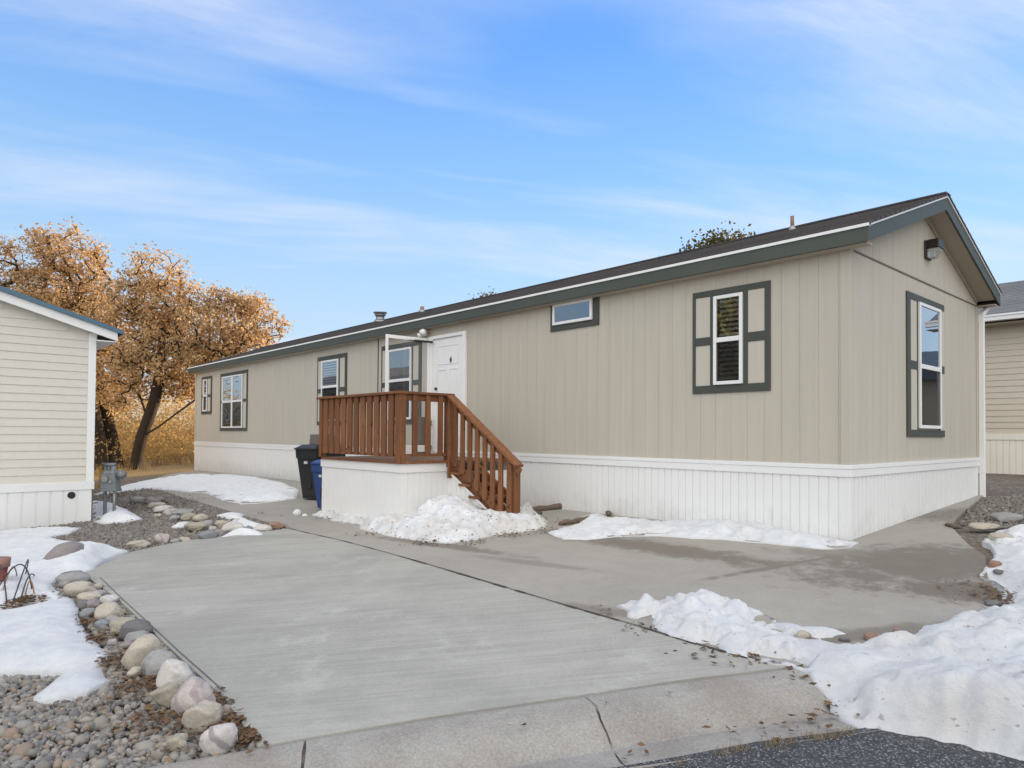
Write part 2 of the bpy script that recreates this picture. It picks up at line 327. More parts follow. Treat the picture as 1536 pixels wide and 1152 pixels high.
def build_each(mb, name, m, parent=None, bevel=0):                    # every closed box of the collection becomes a part of its own
    out = []; k = 0; fs = list(mb.f)
    while fs:
        hi = k+8; sub = [f for f in fs if max(f) < hi]; fs = [f for f in fs if max(f) >= hi]
        q = MB(); q.v = mb.v[k:hi]; q.f = [tuple(i-k for i in f) for f in sub]; out.append(q.build(name, m, parent, bevel=bevel)); k = hi
    return out
def finish(name, me, m, parent=None, smooth=False, bevel=0):
    me.materials.append(mat[m] if isinstance(m, str) else m); me.update()
    if smooth: me.shade_smooth()
    o = bpy.data.objects.new(name, me); COL.objects.link(o)
    if parent is not None:
        o.parent = parent; o.matrix_parent_inverse = parent.matrix_basis.inverted()
    if bevel:
        b = o.modifiers.new('bevel', 'BEVEL'); b.width = bevel; b.segments = 2; b.limit_method = 'ANGLE'
    return o
def tag(o, label=None, cat=None, group=None, kind=None):
    for k, v in (('label', label), ('category', cat), ('group', group), ('kind', kind)):
        if v: o[k] = v
    return o
def thing(name, loc, label, cat, group=None):
    o = bpy.data.objects.new(name, None); o.location = Vector([float(x) for x in loc]); o.empty_display_size = .1; COL.objects.link(o); return tag(o, label, cat, group)
def npmesh(name, V, Fc, m, parent=None, smooth=False):              # V (n,3), Fc (m,k)
    me = bpy.data.meshes.new(name); k = Fc.shape[1]
    me.vertices.add(len(V)); me.vertices.foreach_set('co', np.ascontiguousarray(V, np.float32).ravel())
    me.loops.add(Fc.size); me.loops.foreach_set('vertex_index', np.ascontiguousarray(Fc, np.int32).ravel())
    me.polygons.add(len(Fc)); me.polygons.foreach_set('loop_start', np.arange(0, Fc.size, k, dtype=np.int32)); me.polygons.foreach_set('loop_total', np.full(len(Fc), k, np.int32))
    me.update(calc_edges=True); me.validate(); return finish(name, me, m, parent, smooth)
def ribs(s0, s1, pitch, groove, depth, off=0.):                      # board and groove profile (s, depth)
    p = [(s0, 0.)]; s = s0+pitch-off
    while s < s1-.03:
        p += [(s-groove/2, 0.), (s-groove/2+.002, -depth), (s+groove/2-.002, -depth), (s+groove/2, 0.)]; s += pitch
    return p+[(s1, 0.)]
def profwall(mb, prof, zb, zt, place):
    for (a, da), (c, dc) in zip(prof[:-1], prof[1:]): mb.quad(place(a, da, zb(a)), place(c, dc, zb(c)), place(c, dc, zt(c)), place(a, da, zt(a)))

# 2-D value noise
_P = np.random.default_rng(3).random((256, 256))
def vnoise(x, y):
    xi = np.floor(x).astype(int); yi = np.floor(y).astype(int); fx = x-xi; fy = y-yi; fx = fx*fx*(3-2*fx); fy = fy*fy*(3-2*fy)
    g = lambda a, c: _P[a % 256, c % 256]
    return (g(xi, yi)*(1-fx)+g(xi+1, yi)*fx)*(1-fy)+(g(xi, yi+1)*(1-fx)+g(xi+1, yi+1)*fx)*fy
def fbm(x, y, o=4):
    s = 0; a = .5
    for k in range(o): s = s+a*vnoise(x*2**k+17*k, y*2**k+31*k); a /= 2
    return s/(1-.5**o)

# ------------------------------------------------------------------ ground surfaces
def inside(poly, X, Y):
    P = np.asarray(poly); r = np.zeros(X.shape, bool); j = len(P)-1
    for i in range(len(P)):
        (x0, y0), (x1, y1) = P[i], P[j]
        c = ((y0 > Y) != (y1 > Y)) & (X < (x1-x0)*(Y-y0)/(y1-y0+1e-12)+x0); r ^= c; j = i
    return r
def edist(poly, X, Y):
    P = np.asarray(poly); d = np.full(X.shape, 1e9)
    for a, c in zip(P, np.roll(P, -1, 0)):
        ab = c-a; t = np.clip(((X-a[0])*ab[0]+(Y-a[1])*ab[1])/(ab@ab+1e-12), 0, 1); d = np.minimum(d, np.hypot(X-a[0]-t*ab[0], Y-a[1]-t*ab[1]))
    return d
def densify(poly, step, jit=0.):
    out = []; P = [np.asarray(p, float) for p in poly]
    for a, c in zip(P, P[1:]+P[:1]):
        n = max(1, int(np.linalg.norm(c-a)/step)); d = (c-a)/max(1e-6, np.linalg.norm(c-a)); nr = np.array([-d[1], d[0]])
        for i in range(n):
            q = a+(c-a)*i/n
            if jit and i: q = q+nr*(fbm(np.array(q[0]*3.), np.array(q[1]*3.), 4)-.5)*2*jit
            out.append(q)
    return out
def fill(poly, step, extra=None):
    P = np.asarray(poly); x0, y0 = P.min(0); x1, y1 = P.max(0)
    gx, gy = np.meshgrid(np.arange(x0, x1, step), np.arange(y0, y1, step)); gx = gx+RNG.uniform(-.25, .25, gx.shape)*step; gy = gy+RNG.uniform(-.25, .25, gy.shape)*step
    gx = gx.ravel(); gy = gy.ravel(); ok = inside(P, gx, gy); gx = gx[ok]; gy = gy[ok]; d = edist(P, gx, gy); k = d > step*.45
    pts = np.vstack([P, np.c_[gx[k], gy[k]]]); n = len(P)
    v, e, f, *_ = delaunay_2d_cdt([Vector(p) for p in pts], [(i, (i+1) % n) for i in range(n)], [], 1, 1e-5)
    return np.array([(p.x, p.y) for p in v]), [tuple(t) for t in f], n
def sheet(name, poly, step, dz, m, thick=.12, label=None, kind='structure', hfun=None, smooth=False):
    v, f, n = fill(poly, step); z = gz(v[:, 0], v[:, 1])+dz
    if hfun is not None: z = z+hfun(v[:, 0], v[:, 1])
    V = [(*p, zz) for p, zz in zip(v, z)]
    cnt = {}
    for t in f:
        for a, c in zip(t, t[1:]+t[:1]): cnt[(a, c)] = 1
    F2 = list(f)
    low = {}
    for (a, c) in list(cnt):
        if (c, a) not in cnt:
            for q in (a, c):
                if q not in low: low[q] = len(V); V.append((V[q][0], V[q][1], V[q][2]-thick))
            F2.append((c, a, low[a], low[c]))
    me = bpy.data.meshes.new(name); me.from_pydata(V, [], F2); o = finish(name, me, m, None, smooth)
    return tag(o, label, None, None, kind)

CURB = G2([(240, 1149), (335, 1133), (400, 1121), (634, 1081), (880, 1045), (1045, 1020), (1185, 1004)])
d0 = (CURB[0]-CURB[2]); d0 /= np.linalg.norm(d0); d1 = (CURB[-1]-CURB[-3]); d1 /= np.linalg.norm(d1)
CURB = [CURB[0]+d0*k for k in (9, 5, 2.5, 1)]+CURB+[CURB[-1]+d1*k+np.array([d1[1], -d1[0]])*(.02*k*k) for k in (.6, 1.4, 3, 6, 10)]
CURB = np.array(CURB)
def curb_side(X, Y):                                                # signed distance: positive on the road side
    d = np.full(X.shape, 1e9); s = np.zeros(X.shape)
    for a, c in zip(CURB[:-1], CURB[1:]):
        ab = c-a; t = np.clip(((X-a[0])*ab[0]+(Y-a[1])*ab[1])/(ab@ab), 0, 1); q = np.hypot(X-a[0]-t*ab[0], Y-a[1]-t*ab[1])
        sg = np.sign(ab[1]*(X-a[0])-ab[0]*(Y-a[1])); k = q < d; d = np.where(k, q, d); s = np.where(k, sg, s)
    return d*s
xs = np.concatenate([[-900, -500, -250, -140, -90, -65, -50], np.arange(-40, 12.01, .25), [16, 25, 45, 90, 200, 500]])
ys = np.concatenate([[-500, -250, -120, -60, -35, -24], np.arange(-16, 24.01, .25), [30, 45, 80, 160, 350, 900]])
gx, gy = np.meshgrid(xs, ys); rd = curb_side(gx, gy)
zg = gz(gx, gy)-.035+.02*(fbm(gx*1.3, gy*1.3)-.5)-np.clip(rd*2, 0, .4)
nx, ny = len(xs), len(ys); idx = np.arange(nx*ny).reshape(ny, nx)
o = npmesh('ground', np.c_[gx.ravel(), gy.ravel(), zg.ravel()], np.c_[idx[:-1, :-1].ravel(), idx[:-1, 1:].ravel(), idx[1:, 1:].ravel(), idx[1:, :-1].ravel()], 'ground', None, True)
tag(o, None, None, None, 'structure')

# driveway, pad
drive = G2([(398, 1121.5), (387, 1122.5), (362, 1086), (336, 1049), (300, 1016), (266, 985), (222, 943), (180, 903), (150, 880), (123, 862), (160, 846), (196.6, 829.5), (240, 820), (287, 811), (350, 803), (410, 797), (432, 794),
            (514.6, 813), (640, 848), (760, 884), (865.5, 915.6), (957, 942), (1030, 965), (1100, 985), (1184, 1003.5), (1045, 1019.5), (880, 1044.5), (634, 1080.5)])
sheet('driveway', densify(drive, .15), .3, .012, 'concrete', .14)
padpx = [(432.5, 793.5), (400, 783), (335, 764), (278, 748), (240, 735), (215, 724), (250, 712), (290, 706)]
pad = G2(padpx)+[(-20, .3), (-5, .3), (0, .3), (0.02, 4.7)]+G2([(1474, 744), (1452, 762), (1425, 788), (1450, 815), (1478, 835), (1482, 870), (1500, 905), (1440, 940), (1330, 975), (1240, 1000), (1187, 1003.5),
      (1101, 984), (1031, 964.2), (957.5, 941), (866, 914.8), (760.5, 883.2), (640.5, 847.2), (515, 812.2)])
def spot(px, py, wx, wy, ang, k): g = G(px, py); return (g[0], g[1], wx, wy, R(ang), k)
mat['pad'] = mat_pad([spot(985, 822, 1.7, .28, 0, .8), spot(1180, 848, .95, .06, 72, .75), spot(1400, 845, 1.3, .75, 60, .85), spot(1440, 885, .5, .35, 40, .9), spot(1330, 835, 1.0, .3, 20, .6), spot(1430, 772, .9, .35, 75, .6),
                      spot(880, 915, .7, .12, 20, .55), spot(800, 845, .8, .1, 10, .45), spot(660, 818, 1.3, .12, 5, .7), spot(1240, 960, 1.4, .12, 60, .7), spot(420, 790, .5, .1, 0, .6)])
sheet('walkway', densify(pad, .2), .35, .004, 'pad', .12)
# dark soil filling the joint between the two slabs
jl = G2([(432, 794), (514.6, 813), (640, 848), (760, 884), (865.5, 915.6), (957, 942), (1030, 965), (1100, 985), (1185, 1004)])
mb = MB()
for k in range(len(jl)-1):
    n = 7
    for q in range(n):
        a = jl[k]+(jl[k+1]-jl[k])*q/n; c = jl[k]+(jl[k+1]-jl[k])*(q+1)/n; d = (c-a)/np.linalg.norm(c-a); nr = np.array([-d[1], d[0]])*(.006+.012*random.random())
        mb.quad((*(a-nr), gz(*a)+.0165), (*(c-nr), gz(*c)+.0165), (*(c+nr), gz(*c)+.0165), (*(a+nr), gz(*a)+.0165))
tag(mb.build('joint_soil', M('joint_dirt', (.05, .042, .034), .95, .3, 20, .4, 60)), None, None, None, 'structure')

mb = MB(); sl_ = G2([(150, 868), (186.7, 904), (230, 944), (270.6, 982.4), (305, 1013), (335, 1040)])
for a, c in zip(sl_[:-1], sl_[1:]):
    d = (c-a)/np.linalg.norm(c-a); nr = np.array([-d[1], d[0]])*.004; mb.quad((*(a-nr), gz(*a)+.0165), (*(c-nr), gz(*c)+.0165), (*(c+nr), gz(*c)+.0165), (*(a+nr), gz(*a)+.0165))
tag(mb.build('score_line', M('tooled_groove', (.13, .125, .115), .9, .3, 20, 0)), None, None, None, 'structure')
# rolled curb with gutter pan, asphalt
def curb_normals(P):
    t = np.gradient(P, axis=0); t /= np.linalg.norm(t, axis=1)[:, None]; return np.c_[t[:, 1], -t[:, 0]]
Pd = [CURB[0]]
for a, c in zip(CURB[:-1], CURB[1:]):
    n = max(2, int(np.linalg.norm(c-a)/.12))
    Pd += [a+(c-a)*i/n for i in range(1, n+1)]
Pd = np.array(Pd); 
for _ in range(6): Pd[1:-1] = (Pd[:-2]+2*Pd[1:-1]+Pd[2:])/4
Nd = curb_normals(Pd)
PROF = [(-.0, -.10), (0.0, .004), (.04, .012), (.13, .004), (.23, -.022), (.30, -.062), (.35, -.098), (.372, -.106), (.43, -.100), (.53, -.090), (.62, -.078), (.625, -.2)]
cutpt = G(880, 1045)[:2]; ic = int(np.argmin(np.hypot(*(Pd-cutpt).T)))
ic2 = int(np.argmin(np.hypot(*(Pd-G(455, 1112)[:2]).T)))
JJ = {}; JS = float(np.sign((Pd[ic+1]-Pd[ic])@np.array([-Nd[ic][1], Nd[ic][0]])))
def curb_piece(i0, i1, name):
    V = []; 
    seg = list(range(i0, i1+1))
    for i in seg:
        p = Pd[i].copy(); sh = 0
        if i == i0 and i0 > 0: sh = 1
        if i == i1 and i1 < len(Pd)-1: sh = -1
        for k, (of, dz) in enumerate(PROF):
            q = p+Nd[i]*of
            if sh: q = q+np.array([-Nd[i][1], Nd[i][0]])*(JJ.setdefault((i, k), random.uniform(-.016, .016))+sh*JS*random.uniform(.003, .011))
            w = (fbm(np.array(q[0]*4), np.array(q[1]*4))-.5)*.008 if 0 < k < 11 else 0
            V.append((*q, gz(*p)+dz+w))
    n = len(PROF); Fc = [(a*n+k, a*n+k+1, (a+1)*n+k+1, (a+1)*n+k) for a in range(len(seg)-1) for k in range(n-1)]
    Fc += [tuple(range(n)), tuple((len(seg)-1)*n+k for k in range(n-1, -1, -1))]
    me = bpy.data.meshes.new(name); me.from_pydata(V, [], Fc); o = finish(name, me, 'curb', None, False)
    return tag(o, None, None, None, 'structure')
curb_piece(0, ic2, 'curb'); curb_piece(ic2, ic, 'curb'); curb_piece(ic, len(Pd)-1, 'curb')
mb = MB()                                                           # crack filler under the curb joints
for i in (ic, ic2):
    t = np.array([-Nd[i][1], Nd[i][0]])*.035
    for k in range(1, 10):
        a, c = PROF[k], PROF[k+1]; p = Pd[i]+Nd[i]*a[0]; q = Pd[i]+Nd[i]*c[0]; z = gz(*Pd[i])-.014
        mb.quad((*(p-t), z+a[1]), (*(q-t), z+c[1]), (*(q+t), z+c[1]), (*(p+t), z+a[1]))
tag(mb.build('crack_soil', mat['ground']), None, None, None, 'structure')
rpoly = [tuple(p+n_*.6255) for p, n_ in zip(Pd[::3], Nd[::3])]
far_end, near_end = rpoly[-1], rpoly[0]
rp = np.array(rpoly); out = Nd[::3]*9
V = np.vstack([np.c_[rp+out*f_-(np.array([[.03+.05*float(fbm(np.array(q_[0]*5), np.array(q_[1]*5)))] for q_ in rp])*Nd[::3] if f_ == 0 else 0), gz(*(Pd[::3].T))-.079-.02*f_] for f_ in (0, .01, .15, .3, .6, 1)]); L_ = len(rp)
Fq = np.array([(r*L_+i, r*L_+i+1, (r+1)*L_+i+1, (r+1)*L_+i) for r in range(5) for i in range(L_-1)])
tag(npmesh('road', V, Fq[:, ::-1], 'asphalt', None, True), None, None, None, 'structure')

# ------------------------------------------------------------------ main mobile home
BT, H0, LX, W = .765, 2.965, -20.43, 4.5          # belt top, soffit, far end, width
house = thing('mobile_home', (0, 0, 0), 'long tan mobile home with grey-green trim and white ribbed skirting', 'mobile home')
YE, ZE, SL = -.17, 3.15, .353                       # eave edge and pitch
RY = W/2; APEX = ZE+SL*(RY-YE)
def roofz(y): return ZE+SL*(min(y, W-y)-YE)
def wtop(y): return min(H0+.0, 99) if False else roofz(y)-.19
mb = MB()
profwall(mb, ribs(LX, 0, .2032, .0055, .004), lambda s: BT, lambda s: H0+.03, lambda s, d, z: (s, -d, z))
prof = ribs(0, W, .2032, .0055, .004); prof = sorted(prof+[(RY, 0.)]) if all(abs(p[0]-RY) > .02 for p in prof) else prof
profwall(mb, prof, lambda s: BT, lambda s: wtop(s), lambda s, d, z: (d, s, z))
mb.quad((LX, W, BT), (LX, 0, BT), (LX, 0, H0), (LX, W, H0)); mb.poly([(LX, 0, H0), (LX, RY, wtop(RY)), (LX, W, H0)]); mb.quad((0, W, BT), (LX, W, BT), (LX, W, H0), (0, W, H0))
mb.build('wall', 'siding', house)
mb = MB()                                           # thin dark batten where the gable siding starts, corner boards
mb.box(.0005, .010, .05, W-.02, H0-.003, H0+.014)
mb.build('gable_batten', M('dark_bead', (.16, .14, .11), .7, .1, 3, 0), house)
mb = MB(); mb.box(-.085, .012, -.014, -.0005, BT, H0-.003); mb.box(.0005, .014, -.012, .075, BT, H0+.20)
mb.box(.0005, .012, W-.06, W+.012, BT, H0-.01); mb.box(LX-.012, LX+.07, -.012, -.0005, BT, H0)
build_each(mb, 'corner_trim', 'siding', house, .003)
mb = MB(); zb = lambda s: -.30
def skirtprof(s0, s1): return ribs(s0, s1, .1016, .016, .009)
profwall(mb, skirtprof(LX, 0.), zb, lambda s: BT-.12, lambda s, d, z: (s, -.006-d, z)); profwall(mb, skirtprof(0, W), lambda s: -.1, lambda s: BT-.12, lambda s, d, z: (.006+d, s, z))
mb.quad((LX, W, -.3), (LX, 0, -.3), (LX, 0, BT), (LX, W, BT)); mb.quad((0, W, -.3), (LX, W, -.3), (LX, W, BT), (0, W, BT)); mb.box(-.03, .012, -.012, .03, -.1, BT-.12)
mb.build('skirting', 'skirt', house)
mb = MB(); mb.box(LX-.02, .022, -.022, -.001, BT-.125, BT-.045); mb.box(LX-.02, .028, -.028, -.001, BT-.045, BT)
mb.box(.001, .022, -.001, W+.01, BT-.125, BT-.045); mb.box(.001, .028, -.001, W+.01, BT-.045, BT)
build_each(mb, 'belt_trim', 'vinyl', house, .004)
# roof in overlapping courses
def roof(mb, x0, x1, w, ye, ze, sl, course=.1347):
    ry = w/2; n = int((ry-ye)/course)+1
    for side in (0, 1):
        for k in range(n):
            a = ye+k*course; c = min(ry, a+course+.02); zz = lambda y, o_: ze+sl*(y-ye)+o_
            fy = (lambda y: y) if not side else (lambda y: w-y)
            p = [(x0, fy(a), zz(a, .014)), (x1, fy(a), zz(a, .014)), (x1, fy(c), zz(c, .005)), (x0, fy(c), zz(c, .005))]
            q = [(x0, fy(a), zz(a, -.002)), (x1, fy(a), zz(a, -.002))]
            if side: p = p[::-1]; 
            mb.poly(p); mb.poly([q[0], q[1], (x1, fy(a), zz(a, .014)), (x0, fy(a), zz(a, .014))])
            for xx in (x0, x1): mb.poly([(xx, fy(a), zz(a, -.02)), (xx, fy(c), zz(c, -.02)), (xx, fy(c), zz(c, .005)), (xx, fy(a), zz(a, .014))])
    mb.box(x0, x1, ry-.09, ry+.09, ze+sl*(ry-ye)-.012, ze+sl*(ry-ye)+.008)
mb = MB(); roof(mb, LX-.26, .27, W, YE-.015, ZE+.002, SL); roofo = mb.build('roof', 'shingle', house)
roofo.data.transform(Matrix.Identity(4))
mb = MB(); mb.box(LX-.24, .225, YE+.0, YE+.03, H0+.005, ZE-.036); mb.box(LX-.24, .225, W-YE-.03, W-YE, H0+.005, ZE-.036)
build_each(mb, 'eave_fascia', 'fascia', house)
def rake(mb, x0, x1, top, bot, ycut=None):
    for side in (0, 1):
        fy = (lambda y: y) if not side else (lambda y: W-y)
        ya = YE-.002
        P = [(ya, ZE+top), (RY, APEX+top), (RY, APEX+bot), (ya, ZE+bot)]
        q = [(fy(y), z) for y, z in P]
        mb.hexa([(x0, *p) for p in q], [(x1, *p) for p in q])
mb = MB(); rake(mb, .225, .25, -.034, -.185); rake(mb, LX-.265, LX-.24, -.034, -.185); build_each(mb, 'rake_fascia', 'fascia', house)
mb = MB(); mb.box(LX-.25, .262, YE-.014, YE+.03, ZE-.034, ZE-.004); rake(mb, .226, .262, -.033, -.004); build_each(mb, 'drip_edge', 'white', house)
mb = MB(); mb.box(LX-.24, .225, YE+.03, .0, H0-.004, H0+.012); mb.box(LX-.24, .225, W, W-YE-.03, H0-.004, H0+.012)
for side in (0, 1):
    fy = (lambda y: y) if not side else (lambda y: W-y)
    q = [(fy(0), roofz(0)-.16), (fy(RY), APEX-.16), (fy(RY), APEX-.175), (fy(0), roofz(0)-.175)]
    mb.hexa([(.0, *p) for p in q], [(.225, *p) for p in q])
    q = [(fy(.06), roofz(.06)-.176), (fy(RY), APEX-.176), (fy(RY), APEX-.225), (fy(.06), roofz(.06)-.225)]
    if side: mb.hexa([(.001, *p) for p in q], [(.022, *p) for p in q])
build_each(mb, 'soffit', 'soffit', house)
def pipe(x, y, h, r, m, cap=False):
    z = roofz(y); mb = MB()
    if cap:
        mb.cyl(x, y, z-.05, z+h*.55, r*1.1); mb.cyl(x, y, z+h*.55, z+h*.6, r*1.1, r*1.45); mb.cyl(x, y, z+h*.6, z+h*.68, r*1.45); mb.cyl(x, y, z+h*.68, z+h*.8, r*.9); mb.cyl(x, y, z+h*.8, z+h*.9, r*1.75); mb.cyl(x, y, z+h*.9, z+h, r*1.6, r*.3); mb.cyl(x, y, z-.03, z+.06, r*1.9, r*1.3)
    else: mb.cyl(x, y, z-.05, z+h, r)
    o = mb.build('vent_pipe', m, roofo, True)
    if not cap:
        mb = MB(); mb.cyl(x, y, z-.02, z+.07, r*2.6, r*1.15); mb.build('vent_pipe_boot', 'metal', roofo, True)
pipe(-1.44, 1.75, .20, .025, 'copper'); pipe(-10.76, 2.15, .14, .05, 'copper'); pipe(-12.6, 2.1, .28, .1, 'metal', True)
mb = MB(); mb.box(-20.6, .20, W-YE, W-YE+.11, ZE-.16, ZE-.045); mb.box(-20.6, .205, W-YE+.11, W-YE+.125, ZE-.165, ZE-.03); mb.build('gutter', 'white', house, bevel=.006)
mb = MB(); mb.box(.016, .085, W+.0, W+.055, .19, ZE-.3); mb.bar((.05, W+.03, ZE-.31), (.1, W+.25, ZE-.14), .06, .06); mb.build('downspout', 'white', house, bevel=.006)

# windows: plane helpers turn (s along wall, out, z) into xyz
def P_long(s, d, z): return (s, -d, z)
def P_end(s, d, z): return (d, s, z)
def pbox(mb, P, s0, s1, d0, d1, z0, z1):
    c = [P(s, d, z) for z in (z0, z1) for s, d in ((s0, d0), (s1, d0), (s1, d1), (s0, d1))]
    b_, t_ = c[:4], c[4:]
    if P is P_end: b_, t_ = b_[::-1], t_[::-1]
    mb.hexa(b_[::-1], t_[::-1])
def window(P, trim, panels, sashes, zs, blinds=None, label=None):
    # trim: boxes (s0,s1,z0,z1); panels likewise; sashes: (s0,s1); zs: bottom, meeting rail, top (meeting None = single)
    zb_, zm, zt_ = zs; fr = MB(); fw_ = .04
    for (a, c) in sashes:
        pbox(fr, P, a, a+fw_, .002, .045, zb_, zt_); pbox(fr, P, c-fw_, c, .002, .045, zb_, zt_); pbox(fr, P, a+fw_, c-fw_, .002, .045, zt_-fw_, zt_); pbox(fr, P, a+fw_, c-fw_, .002, .045, zb_, zb_+fw_)
        if zm: pbox(fr, P, a+fw_, c-fw_, .002, .043, zm-.028, zm+.028)
    wn = fr.build('window', 'vinyl', house, bevel=.004)
    if label: wn['label'] = label
    t = MB()
    for q in trim: pbox(t, P, q[0], q[1], .0005, .020, q[2], q[3])
    t.build('trim', 'green', wn, bevel=.002)
    if panels:
        t = MB()
        for q in panels: pbox(t, P, q[0], q[1], .0005, .012, q[2], q[3])
        build_each(t, 'shutter_panel', 'panel', wn)
    g = MB(); bk = MB(); bl = MB(); sc = MB()
    for (a, c) in sashes:
        i0, i1 = a+fw_, c-fw_
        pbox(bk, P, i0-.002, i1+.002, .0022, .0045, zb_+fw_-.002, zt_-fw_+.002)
        rng = [(zm+.028, zt_-fw_), (zb_+fw_, zm-.028)] if zm else [(zb_+fw_, zt_-fw_)]
        for k, (z0, z1) in enumerate(rng):
            g.poly([P(i0, .03-.008*k, z0), P(i1, .03-.008*k, z0), P(i1, .03-.008*k, z1), P(i0, .03-.008*k, z1)] if P is P_long else [P(i0, .03-.008*k, z0), P(i1, .03-.008*k, z0), P(i1, .03-.008*k, z1), P(i0, .03-.008*k, z1)])
            if k == 1: pts = [P(i0, .036, z0), P(i1, .036, z0), P(i1, .036, z1), P(i0, .036, z1)]; sc.poly(pts)
            if blinds:
                z = z0+.02
                while z < z1-.01:
                    p0, p1 = P(i0+.03, .007, z), P(i1-.01, .007, z); q0, q1 = P(i0+.03, .018, z+.026), P(i1-.01, .018, z+.026)
                    bl.poly([p0, p1, q1, q0]); z += .055
    bk.build('dark_backing', 'dark', wn)  # near-black plate; the unlit room behind is painted in its colour
    if blinds: bl.build('blind', 'blind', wn)
    g.build('pane', 'glass', wn)
    if sc.f: sc.build('insect_screen', 'screen', wn)
    return wn
# near window on the long wall
window(P_long, [(-1.836, -.842, 2.712, 2.784), (-1.836, -.842, 1.558, 1.65), (-1.836, -1.794, 1.65, 2.712), (-.908, -.842, 1.65, 2.712), (-1.595, -1.541, 1.65, 2.712), (-1.167, -1.11, 1.65, 2.712), (-1.794, -1.595, 2.131, 2.229), (-1.11, -.908, 2.125, 2.232)],
       [(-1.794, -1.595, 1.65, 2.131), (-1.794, -1.595, 2.229, 2.712), (-1.11, -.908, 1.65, 2.125), (-1.11, -.908, 2.232, 2.712)], [(-1.541, -1.167)], (1.652, 2.178, 2.70), True, 'window with open white blinds nearest the house corner')
# small high window
window(P_long, [(-4.273, -3.335, 2.575, 2.66), (-4.273, -4.211, 2.66, 2.962), (-3.445, -3.335, 2.66, 2.962)], [], [(-4.211, -3.445)], (2.66, None, 2.962), False, 'small wide window tucked under the eave')
# window beside the door
def std(s0, s1, a, c, il, ir, zmid=(1.964, 2.062), zt_=(2.70, 2.79), zb_=(1.238, 1.322), ol=.03, orr=.085):
    tr = [(s0, s1, zt_[0], zt_[1]), (s0, s1, zb_[0], zb_[1]), (s0, s0+ol, zb_[1], zt_[0]), (s1-orr, s1, zb_[1], zt_[0]), (s0+ol, a, zmid[0], zmid[1]), (c, s1-orr, zmid[0], zmid[1])]
    if il: tr += [(a-il, a, zb_[1], zmid[0]), (a-il, a, zmid[1], zt_[0])]
    if ir: tr += [(c, c+ir, zb_[1], zmid[0]), (c, c+ir, zmid[1], zt_[0])]
    pn = [(s0+ol, a-il, zb_[1], zmid[0]), (s0+ol, a-il, zmid[1], zt_[0]), (c+ir, s1-orr, zb_[1], zmid[0]), (c+ir, s1-orr, zmid[1], zt_[0])]
    return tr, pn
tr, pn = std(-9.013, -7.624, -8.735, -7.93, .04, .035); window(P_long, tr, pn, [(-8.735, -7.93)], (1.325, 2.08, 2.69), False, 'window behind the open storm door')
tr, pn = std(-11.80, -10.43, -11.56, -10.786, .042, .05); window(P_long, tr, pn, [(-11.56, -10.786)], (1.325, 2.095, 2.69), True, 'window behind the deck railing end')
tr, pn = std(-18.11, -15.994, -17.887, -16.33, 0, .012, (1.92, 2.0), (2.712, 2.80), (1.107, 1.192), .055, .08); window(P_long, tr, pn, [(-17.887, -17.115), (-17.10, -16.33)], (1.195, 1.955, 2.70), True, 'wide double window')
tr, pn = std(-19.80, -18.863, -19.577, -19.24, 0, .02, (2.15, 2.235), (2.725, 2.80), (1.628, 1.713), .05, .10); window(P_long, tr, pn, [(-19.577, -19.24)], (1.715, 2.205, 2.712), False, 'narrow window at the far end')
window(P_end, [(1.601, 2.95, 2.695, 2.775), (1.601, 2.95, 1.057, 1.142), (1.601, 1.713, 1.142, 2.695), (1.713, 1.961, 1.866, 1.966), (2.755, 2.95, 1.878, 1.975), (2.755, 2.775, 1.142, 1.878), (2.755, 2.775, 1.975, 2.695), (1.938, 1.961, 1.142, 1.866), (1.938, 1.961, 1.966, 2.695)],
       [(1.713, 1.938, 1.142, 1.866), (1.713, 1.938, 1.966, 2.695), (2.775, 2.95, 1.142, 1.878), (2.775, 2.95, 1.975, 2.695)], [(1.961, 2.755)], (1.16, 1.915, 2.69), False, 'tall window on the gable end')
# blind wall of the tall end window pulled down behind glass; loose blind in the window behind the rail is left to the blind slats
# door, frame, storm door
mb = MB()
for q in ((-7.37, -7.24, .68, 2.81), (-6.36, -6.27, .68, 2.81), (-7.24, -6.36, 2.75, 2.81)): pbox(mb, P_long, q[0], q[1], .001, .05, q[2], q[3])
build_each(mb, 'door_frame', 'white', house, .006)
mb = MB(); pbox(mb, P_long, -7.238, -6.362, .001, .02, .70, 2.748)
dr = mb.build('door', 'white', house)
mb = MB()
for (a, c, z0, z1) in ((-7.10, -6.84, .85, 1.55), (-6.76, -6.50, .85, 1.55), (-7.10, -6.50, 2.28, 2.62), (-7.10, -6.84, 1.66, 2.2), (-6.76, -6.50, 1.66, 2.2)):
    for q in ((a, c, z0, z0+.018), (a, c, z1-.018, z1), (a, a+.018, z0+.018, z1-.018), (c-.018, c, z0+.018, z1-.018)): pbox(mb, P_long, q[0], q[1], .0205, .027, q[2], q[3])
mb.build('moulding', 'white', dr, bevel=.003)
mb = MB(); mb.tube([(-6.70, -.022, 2.405), (-6.70, -.036, 2.35), (-6.70, -.026, 2.30)], [.007, .016, .007], 8); mb.build('door_knocker', 'bronze', dr, True)
mb = MB(); mb.tube([(-7.13, -.02, 1.86), (-7.13, -.05, 1.86)], .028, 14); mb.build('door_lock', 'bronze', dr, True); mb = MB(); mb.tube([(-7.13, -.02, 1.68), (-7.13, -.06, 1.68), (-7.13, -.085, 1.68)], [.02, .02, .03], 14); mb.build('door_knob', 'bronze', dr, True)
sd = MB(); hx, hy = -7.33, -.06; ox, oy = -7.38, -.90; zt_, zb_ = 2.775, .73
sd.bar((hx, hy, zb_), (hx, hy, zt_), .05, .03, (0, 1, 0)); sd.bar((ox, oy, zb_), (ox, oy, zt_), .055, .03, (0, 1, 0))
